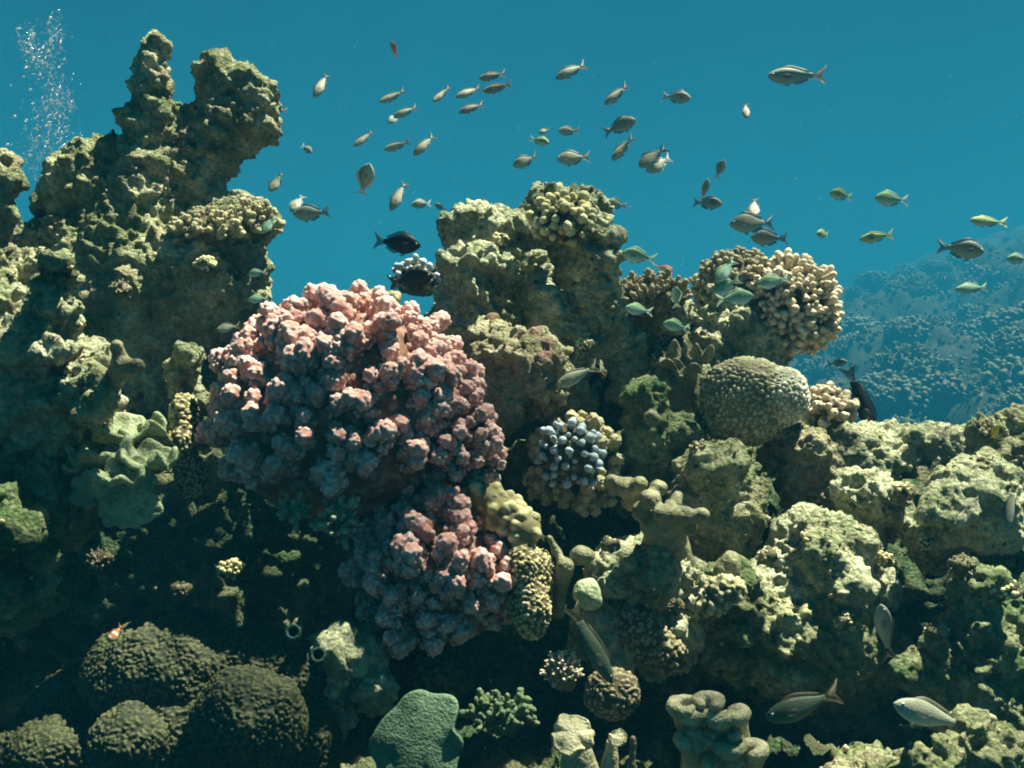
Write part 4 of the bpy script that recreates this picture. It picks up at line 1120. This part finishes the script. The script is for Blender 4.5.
FISH = [
    ('anthias', 'grey', 321, 85, 2.5, 30, 248, 20, 'slender grey fish diving head down near the rounded rock arm'),
    ('anthias', 'orange', 394, 49, 2.2, 13, 110, 45, 'tiny plain orange fish highest in the open water'),
    ('anthias', 'grey', 392, 97, 2.4, 27, 205, 10, 'slender grey fish just above the overlapping pair at upper left of centre'),
    ('anthias', 'grey', 405, 112, 2.4, 26, 207, 5, 'grey fish overlapping a paler one, upper left of centre'),
    ('damsel', 'pale', 394, 119, 2.7, 14, 220, 35, 'small pale fish half hidden behind the overlapping grey fish'),
    ('anthias', 'grey', 441, 95, 2.4, 22, 225, 20, 'short dark grey fish left of the bunch of four'),
    ('anthias', 'grey', 468, 92, 2.4, 27, 207, 10, 'grey fish at the left of the close bunch of four'),
    ('anthias', 'brown', 492, 76, 2.4, 27, 194, 8, 'brownish fish at the top of the close bunch of four'),
    ('anthias', 'brown', 497, 88, 2.3, 29, 195, 5, 'reddish brown fish at the right of the close bunch of four'),
    ('anthias', 'brown', 471, 108, 2.3, 26, 202, 5, 'brown fish at the bottom of the close bunch of four'),
    ('anthias', 'grey', 363, 139, 2.4, 24, 222, 15, 'small grey fish heading steeply down, left of two others in a row'),
    ('anthias', 'grey', 397, 146, 2.3, 27, 198, 5, 'grey fish in the middle of three in a row'),
    ('anthias', 'steel', 424, 145, 2.3, 30, 228, 15, 'pale-bellied grey fish at the right of three in a row, heading down'),
    ('damsel', 'pale', 307, 149, 2.6, 14, 320, 20, 'tiny whitish fish right of the rounded rock arm'),
    ('damsel', 'grey', 365, 180, 2.1, 31, 68, 35, 'deep-bodied dark grey fish swimming head up'),
    ('anthias', 'steel', 398, 196, 2.3, 34, 246, 15, 'slim silvery fish diving steeply above the upper black fish'),
    ('damsel', 'pale', 421, 204, 2.6, 19, 188, 20, 'small pale brown fish just left of the pinnacle top'),
    ('damsel', 'grey', 276, 183, 2.4, 22, 238, 20, 'small grey fish heading down close to the left rock mass'),
    ('damsel', 'pale', 297, 203, 2.3, 22, 245, 30, 'pale fish partly hidden by a darker fish left of centre'),
    ('damsel', 'dark', 311, 213, 2.1, 36, 184, 5, 'dark oval fish in front of a pale one left of centre'),
    ('damsel', 'dark', 440, 207, 2.5, 12, 150, 20, 'tiny dark fish at the left edge of the pinnacle top'),
    ('anthias', 'brown', 278, 110, 2.0, 18, 185, 10, 'brownish fish emerging from behind the rounded rock arm'),
    ('damsel', 'grey', 222, 186, 1.9, 16, 230, 20, 'small grey fish under the rounded rock arm'),
    ('damsel', 'green', 269, 225, 1.4, 20, 235, 20, 'bluish green fish in front of the small cream coral on the left rock'),
    ('damsel', 'green', 257, 273, 1.42, 18, 190, 10, 'small green fish at the right side of the left rock mass'),
    ('damsel', 'green', 258, 299, 1.42, 20, 188, 15, 'small green fish just above the left part of the pink dome'),
    ('damsel', 'steel', 228, 328, 1.45, 22, 190, 15, 'dim bluish fish in the gap left of the pink dome'),
    ('anthias', 'steel', 571, 71, 2.3, 35, 209, 10, 'long grey fish with pale tail at the top centre'),
    ('anthias', 'grey', 616, 95, 2.3, 31, 222, 10, 'grey fish heading down right of the pale-tailed fish'),
    ('damsel', 'grey', 677, 97, 2.4, 28, 352, 10, 'grey oval fish facing right at the upper centre'),
    ('anthias', 'grey', 746, 110, 2.4, 20, 265, 35, 'tiny narrow fish seen head on, below the long silver fish'),
    ('damsel', 'dark', 620, 126, 2.2, 34, 22, 5, 'dark banded fish facing right and slightly upwards'),
    ('anthias', 'grey', 622, 149, 2.3, 32, 230, 10, 'slim grey fish heading down below the right-facing dark fish'),
    ('damsel', 'yellowgreen', 540, 141, 2.3, 19, 345, 15, 'small bright yellow-white fish facing right above the pinnacle'),
    ('damsel', 'dark', 544, 131, 2.6, 12, 200, 15, 'tiny dark fish right behind the bright yellow-white one'),
    ('damsel', 'grey', 568, 131, 2.5, 20, 182, 15, 'small round grey fish right of the yellow-white one'),
    ('damsel', 'grey', 525, 161, 2.2, 27, 205, 10, 'grey fish with white snout above the pinnacle, heading down left'),
    ('damsel', 'grey', 573, 158, 2.2, 33, 185, 5, 'broad grey fish with forked tail facing left above the pinnacle'),
    ('damsel', 'dark', 652, 158, 2.2, 33, 215, 10, 'dark deep-bodied fish of an overlapping pair right of centre'),
    ('damsel', 'pale', 659, 164, 2.3, 31, 213, 15, 'pale fish of the overlapping pair right of centre'),
    ('damsel', 'grey', 720, 169, 2.5, 17, 70, 35, 'tiny upright grey fish above the fish pair with white fins'),
    ('anthias', 'grey', 705, 190, 2.4, 20, 80, 35, 'upright fish just above a right-facing grey one'),
    ('damsel', 'dark', 708, 203, 2.3, 28, 355, 10, 'grey fish facing right with white tail tips under an upright one'),
    ('damsel', 'grey', 616, 204, 2.3, 22, 172, 20, 'small grey fish with white tail right of the pinnacle knob coral'),
    ('anthias', 'steel', 795, 76, 2.2, 56, 181, 3, 'longest silver-grey fish alone in open water at the upper right'),
    ('damsel', 'dark', 752, 223, 2.0, 46, 184, 5, 'largest dark fish just above the brown finger coral'),
    ('damsel', 'grey', 754, 208, 2.2, 22, 258, 35, 'pale upright fish standing over the largest dark fish'),
    ('damsel', 'dark', 768, 238, 2.1, 36, 178, 5, 'dark fish right below the largest dark fish, touching the coral tops'),
    ('damsel', 'yellowgreen', 841, 195, 2.1, 25, 172, 15, 'short yellow-green fish with white face, leftmost of three at the right'),
    ('damsel', 'green', 891, 199, 2.0, 34, 176, 5, 'pale green oval fish facing left at the right, middle of three'),
    ('anthias', 'yellowgreen', 987, 222, 2.0, 36, 175, 5, 'yellow-green fish near the right edge above the dark one'),
    ('damsel', 'yellowgreen', 823, 234, 2.4, 16, 180, 35, 'tiny round yellowish fish right of the dark fish pair'),
    ('anthias', 'yellowgreen', 876, 237, 2.0, 35, 190, 5, 'yellowish slender fish below the pale green oval fish'),
    ('damsel', 'dark', 962, 249, 1.9, 44, 352, 5, 'dark grey fish facing right near the right edge'),
    ('anthias', 'green', 972, 288, 2.1, 35, 186, 5, 'dim green fish over the far reef near the right edge'),
    ('damsel', 'green', 1018, 259, 2.0, 24, 180, 5, 'green fish cut off by the right edge of the picture'),
    ('damsel', 'green', 638, 256, 1.45, 34, 170, 10, 'green fish facing left in the gap right of the pinnacle'),
    ('anthias', 'orange', 664, 268, 1.6, 18, 350, 10, 'small plain orange fish above the stubby coral fingers'),
    ('damsel', 'green', 725, 271, 1.42, 30, 228, 15, 'green fish heading down, topmost of three by the brown coral'),
    ('damsel', 'green', 725, 287, 1.42, 32, 210, 10, 'green fish, middle of three by the brown coral'),
    ('damsel', 'green', 735, 298, 1.38, 36, 8, 8, 'green fish facing right, lowest of three by the brown coral'),
    ('damsel', 'green', 773, 281, 1.42, 33, 192, 5, 'green fish facing left in front of the cream finger coral'),
    ('damsel', 'green', 638, 310, 1.35, 27, 170, 10, 'green fish in front of the stubby coral fingers'),
    ('damsel', 'green', 676, 326, 1.38, 27, 168, 8, 'green fish just right of and below the stubby coral fingers'),
    ('damsel', 'green', 676, 297, 1.40, 20, 100, 35, 'faint greenish upright fish beside the stubby coral fingers'),
    ('damsel', 'black', 397, 243, 1.40, 48, 352, 5, 'jet black fish, upper of two left of the pinnacle'),
    ('damsel', 'black', 412, 279, 1.34, 44, 8, 12, 'jet black round fish, lower of two in front of the beaded coral'),
    ('anthias', 'steel', 577, 376, 1.25, 46, 206, 8, 'grey fish with brownish tail in front of the pinnacle base'),
    ('wrasse', 'wrasse', 592, 645, 0.98, 84, 298, 8, 'dark slim wrasse nosing down above the brown polyp mound'),
    ('anthias', 'wrasse', 804, 706, 0.95, 82, 196, 5, 'large grey-green fish at the bottom, left of two under the turf boulder'),  # dark wrasse skin puts the shade on this fish into its colour
    ('anthias', 'steel', 932, 716, 0.92, 86, 161, 8, 'large grey fish at the bottom, right of two, pointing up left'),
    ('anthias', 'dark', 884, 630, 1.02, 58, 104, 20, 'dim dark fish standing upright in the shade of the turf boulder'),
    ('damsel', 'clown', 115, 634, 0.86, 19, 235, 20, 'tiny orange and white banded fish above the fuzzy mounds'),
    ('wrasse', 'black', 862, 402, 1.75, 74, 290, 10, 'black long fish diving behind the crest beside the far reef'),
    ('damsel', 'dark', 838, 363, 3.2, 18, 10, 10, 'small dark fish over the far reef left of the diving black fish'),
    ('damsel', 'yellow', 995, 431, 1.4, 13, 80, 25, 'tiny bright yellow fish by the right edge boulders'),
    ('wrasse', 'dark', 1010, 508, 1.10, 50, 255, 10, 'dark slim fish hanging by the slab boulder at the right edge'),
]
for i, f in enumerate(FISH):
    prof, skin, x, y, Y, ln, ang, yaw, lb = f
    fish(prof, skin, x, y, Y, ln, ang, yaw, lb, bend=(-0.12, 0.0, 0.14)[i % 3], fork=1.0 if prof != 'wrasse' else 0.2, roll=(-8, 4, 10, -3)[i % 4])
print('fish done')

# ------------------------------------------------------------------ far reef: coral heads one by one
FAR = [
    (905, 372, 3.0, 34, 26, 'f', 'bushy coral head nearest in the far reef, left of the others'), (925, 340, 3.6, 28, 22, 'f', 'bushy far coral head, second from the diving black fish'),
    (930, 398, 2.9, 26, 18, 'k', 'round far coral boulder just right of the nearest bushy head'), (985, 405, 2.7, 42, 20, 'f', 'wide bushy coral head right above the rubble ridge'),
    (1010, 365, 3.0, 34, 30, 'f', 'tall bushy coral head at the right edge of the far reef'), (885, 400, 2.7, 22, 14, 'k', 'low lumpy coral beside the diving black fish'),
    (955, 372, 3.3, 24, 20, 'k', 'round far coral head between two bushy ones'), (870, 335, 5.0, 26, 18, 'f', 'hazy far coral head above the diving black fish'),
    (905, 312, 5.6, 28, 20, 'k', 'hazy rounded coral head in the middle of the far slope'), (960, 318, 5.0, 36, 24, 'f', 'hazy bushy coral head in the middle of the far slope'),
    (1000, 300, 5.2, 36, 28, 'k', 'hazy coral head high on the far slope by the right edge'), (945, 280, 7.5, 26, 18, 'f', 'faint coral head near the crest of the far slope'),
    (1000, 262, 8.0, 34, 24, 'f', 'very faint coral head on the crest by the right edge'), (860, 372, 4.2, 20, 12, 'k', 'small hazy coral lump low behind the finger coral'),
    (900, 430, 2.4, 20, 12, 'k', 'small pale coral lump close behind the rubble ridge'), (1020, 410, 2.5, 24, 22, 'k', 'rounded coral head behind the right edge boulder'),
    (850, 352, 4.6, 16, 12, 'f', 'small hazy bush coral right of the cream finger coral'),
    (862, 300, 8.5, 20, 14, 'k', 'barely visible coral lump at the foot of the far slope'),
]
for i, (x, y, Y, rx, ry, kd, lb) in enumerate(FAR):
    colony('coral_head', lb, 'coral', x, y, Y * HS, (rx, ry), 1.0, knob_far if kd == 'k' else fing_far, 110 if kd == 'f' else 100, (7 if kd == 'k' else 10) * rx / 30, 'seabed' if kd == 'k' else 'far',
           group='coral heads on the far reef slope', merge=True, part='branch', seed=200 + i, lift=0.4, base_rough=False)

# smaller heads sprinkled over the far slope: nothing tells them apart
rs = np.random.default_rng(77)
k = 0
while k < 170:
    Y = rs.uniform(6.5, 32); px = rs.uniform(800, 1060)
    x = (px - 512) * Y / F_PX
    z = float(hill_full(np.array([x]), np.array([Y]))[0])
    py = 384 - z * F_PX / Y
    if py > 455 or py < 215: continue
    kd = 'k' if rs.random() < .55 else 'f'
    rp = rs.uniform(0.13, 0.45) * F_PX / Y
    colony('coral_head', 'small hazy coral head among many alike on the far reef slope', 'coral', px, py - rp * .3, Y, (rp, rp * rs.uniform(.5, .9)), 1.0,
           knob_far if kd == 'k' else fing_far, 70, rp * (.26 if kd == 'k' else .36), 'far', group='small coral heads dotting the far reef slope', merge=True, seed=400 + k, lift=0.4, base_rough=False)
    k += 1

# ------------------------------------------------------------------ turf and small growth on the rocks (nobody could count it)
def scatter(n, seed, mask_scale, thr):
    rs = np.random.default_rng(seed)
    P, Nn = [], []
    areas = [len(V) for V, Q in ROCK_SURF]
    for (V, Q), a in zip(ROCK_SURF, areas):
        N = normals(V, Q)
        m = int(n * a / sum(areas))
        ix = rs.integers(0, len(V), m)
        keep = (fbm(V[ix] / mask_scale, 3, seed) > thr) & (N[ix, 1] < 0.5)
        P.append(V[ix][keep]); Nn.append(N[ix][keep])
    return np.concatenate(P), np.concatenate(Nn), rs

def turf(name, label, cat, m, n, seed, lmin, lmax, w, thr):
    P, N, rs = scatter(n, seed, 0.05, thr)
    k = len(P)
    up = N + np.array([0, 0, 0.5]) + rs.normal(0, .45, (k, 3)); up /= np.linalg.norm(up, axis=1, keepdims=True)
    sd = np.cross(up, rs.normal(0, 1, (k, 3))); sd /= np.linalg.norm(sd, axis=1, keepdims=True) + 1e-9
    L = rs.uniform(lmin, lmax, (k, 1)); W = L * w
    b2 = np.cross(up, sd)
    base = P - N * 0.001
    tip = base + up * L + b2 * L * rs.uniform(-.3, .3, (k, 1))
    mid = base + up * L * .55
    V = np.stack([base - sd * W * .5, base + sd * W * .5, mid + sd * W, tip, mid - sd * W], 1).reshape(-1, 3)
    i = np.arange(k)[:, None] * 5
    Q = np.concatenate([i + np.array([[0, 1, 2, 4]]), i + np.array([[4, 2, 3, 3]])])
    Fc = [tuple(q) for q in (i + np.array([[0, 1, 2, 3, 4]]))]
    o = obj(name, mesh_from(name, V, i + np.array([[0, 1, 2, 3, 4]]), smooth=False), m)
    tag(o, label, cat, kind='stuff')

def mat_turf(name, a, b, c):
    s = NT(name); g = s.n('ShaderNodeNewGeometry')
    col = s.ramp(g.outputs['Random Per Island'], [(0.1, a), (0.5, b), (0.9, c)])
    d = s.n('ShaderNodeBsdfDiffuse'); s.l(col, d.inputs[0]); t = s.n('ShaderNodeBsdfTranslucent'); s.l(col, t.inputs[0])
    x = s.n('ShaderNodeMixShader'); x.inputs[0].default_value = 0.35; s.l(d.outputs[0], x.inputs[1]); s.l(t.outputs[0], x.inputs[2]); s.l(x.outputs[0], s.out.inputs[0])
    return s.m
turf('turf_algae', 'short fuzzy olive and tan algae turf covering the rocks', 'algae', mat_turf('turf_mix', (0.07, 0.09, 0.03), (0.26, 0.24, 0.10), (0.60, 0.52, 0.28)), 60000, 501, 0.0015, 0.004, 0.35, 0.12)

def growth(name, label, cat, m, n, seed, thr, rmin, rmax, P=None):
    if P is None: P, N, rs = scatter(n, seed, 0.035, thr)
    else: rs = np.random.default_rng(seed)
    t = (1 + 5 ** .5) / 2
    base = np.array([(-1, t, 0), (1, t, 0), (-1, -t, 0), (1, -t, 0), (0, -1, t), (0, 1, t), (0, -1, -t), (0, 1, -t), (t, 0, -1), (t, 0, 1), (-t, 0, -1), (-t, 0, 1)]) / math.sqrt(1 + t * t)
    tri = np.array([(0, 11, 5), (0, 5, 1), (0, 1, 7), (0, 7, 10), (0, 10, 11), (1, 5, 9), (5, 11, 4), (11, 10, 2), (10, 7, 6), (7, 1, 8), (3, 9, 4), (3, 4, 2), (3, 2, 6), (3, 6, 8), (3, 8, 9), (4, 9, 5), (2, 4, 11), (6, 2, 10), (8, 6, 7), (9, 8, 1)])
    k = len(P)
    r_ = rmin + (rmax - rmin) * rs.random(k) ** 2.5
    V = (P[:, None, :] + base[None] * (r_[:, None] * rs.uniform(.7, 1.3, (k, 12)))[..., None]).reshape(-1, 3)
    Q = (tri[None] + (np.arange(k) * 12)[:, None, None]).reshape(-1, 3)
    o = obj(name, mesh_from(name, V, Q), m); tag(o, label, cat, kind='stuff')
xs_ = RNG.uniform(0.3, 19, 90000); ys_ = RNG.uniform(4.5, 32, 90000)
ok = (xs_ / ys_ > 0.26) & (xs_ / ys_ < 0.60)
xs_, ys_ = xs_[ok][:14000], ys_[ok][:14000]
_P = np.stack([xs_, ys_, hill_full(xs_, ys_)], 1).astype(np.float32)
growth('encrusting_growth', 'tiny crusty knobs and polyps dotted over the rocks', 'growth', mat_turf('crust_mix', (0.10, 0.10, 0.05), (0.32, 0.28, 0.15), (0.62, 0.55, 0.36)), 30000, 601, 0.15, 0.0010, 0.0042)
growth('rubble', 'loose coral rubble strewn over the far reef slope', 'rubble', mat_turf('rubble_mix', (0.02, 0.022, 0.012), (0.05, 0.048, 0.026), (0.12, 0.11, 0.065)), 0, 611, 0, 0.012, 0.06, _P)

# ------------------------------------------------------------------ bubbles and specks
def specks(name, pts, rad, m):
    t = (1 + 5 ** .5) / 2
    base = np.array([(-1, t, 0), (1, t, 0), (-1, -t, 0), (1, -t, 0), (0, -1, t), (0, 1, t), (0, -1, -t), (0, 1, -t), (t, 0, -1), (t, 0, 1), (-t, 0, -1), (-t, 0, 1)]) / math.sqrt(1 + t * t)
    tri = np.array([(0, 11, 5), (0, 5, 1), (0, 1, 7), (0, 7, 10), (0, 10, 11), (1, 5, 9), (5, 11, 4), (11, 10, 2), (10, 7, 6), (7, 1, 8), (3, 9, 4), (3, 4, 2), (3, 2, 6), (3, 6, 8), (3, 8, 9), (4, 9, 5), (2, 4, 11), (6, 2, 10), (8, 6, 7), (9, 8, 1)])
    V = np.concatenate([base * r * np.array([1.15, 1, .8]) + p for p, r in zip(pts, rad)])
    Q = np.concatenate([tri + 12 * i for i in range(len(pts))])
    return obj(name, mesh_from(name, V, Q), m)
bm = NT('air_bubble')
b1 = bm.n('ShaderNodeBsdfGlossy'); b1.inputs['Roughness'].default_value = 0.15; b1.inputs[0].default_value = (0.9, 0.95, 0.95, 1)
b2 = bm.n('ShaderNodeBsdfTransparent')
b3 = bm.n('ShaderNodeBsdfDiffuse'); b3.inputs[0].default_value = (0.8, 0.85, 0.85, 1)
mx = bm.n('ShaderNodeMixShader'); mx.inputs[0].default_value = 0.5; bm.l(b1.outputs[0], mx.inputs[1]); bm.l(b3.outputs[0], mx.inputs[2])
mx2 = bm.n('ShaderNodeMixShader'); mx2.inputs[0].default_value = 0.62; bm.l(mx.outputs[0], mx2.inputs[1]); bm.l(b2.outputs[0], mx2.inputs[2])
bm.l(mx2.outputs[0], bm.out.inputs[0])
pts, rad = [], []
for i in range(1500):
    bx_, by_, sx_ = [(30, 42, 7), (54, 34, 6), (44, 58, 10), (53, 82, 8), (60, 100, 8), (46, 122, 11), (34, 146, 9), (62, 142, 9), (42, 166, 14), (50, 105, 13)][RNG.integers(10)]
    x = bx_ + RNG.normal(0, sx_); y = by_ + RNG.normal(0, 10)
    Y = 3.0 + RNG.normal(0, 0.12)
    pts.append(at(x, y, Y)); rad.append(RNG.choice([0.0014, 0.0022, 0.0032, 0.0050], p=[.62, .25, .10, .03]))
tag(specks('bubble_stream', pts, rad, bm.m), 'rising stream of tiny silvery air bubbles behind the left rocks', 'bubbles', kind='stuff')
pts, rad = [], []
for i in range(260):
    Y = RNG.uniform(1.0, 3.0)
    pts.append(at(RNG.uniform(0, 1024), RNG.uniform(0, 330), Y)); rad.append(RNG.uniform(0.0004, 0.0010) * Y / 1.7)
tag(specks('drifting_particles', pts, rad, bm.m), 'fine pale particles drifting in the open water', 'particles', kind='stuff')
print('faces', sum(len(o.data.polygons) for o in bpy.data.objects if o.type == 'MESH'))
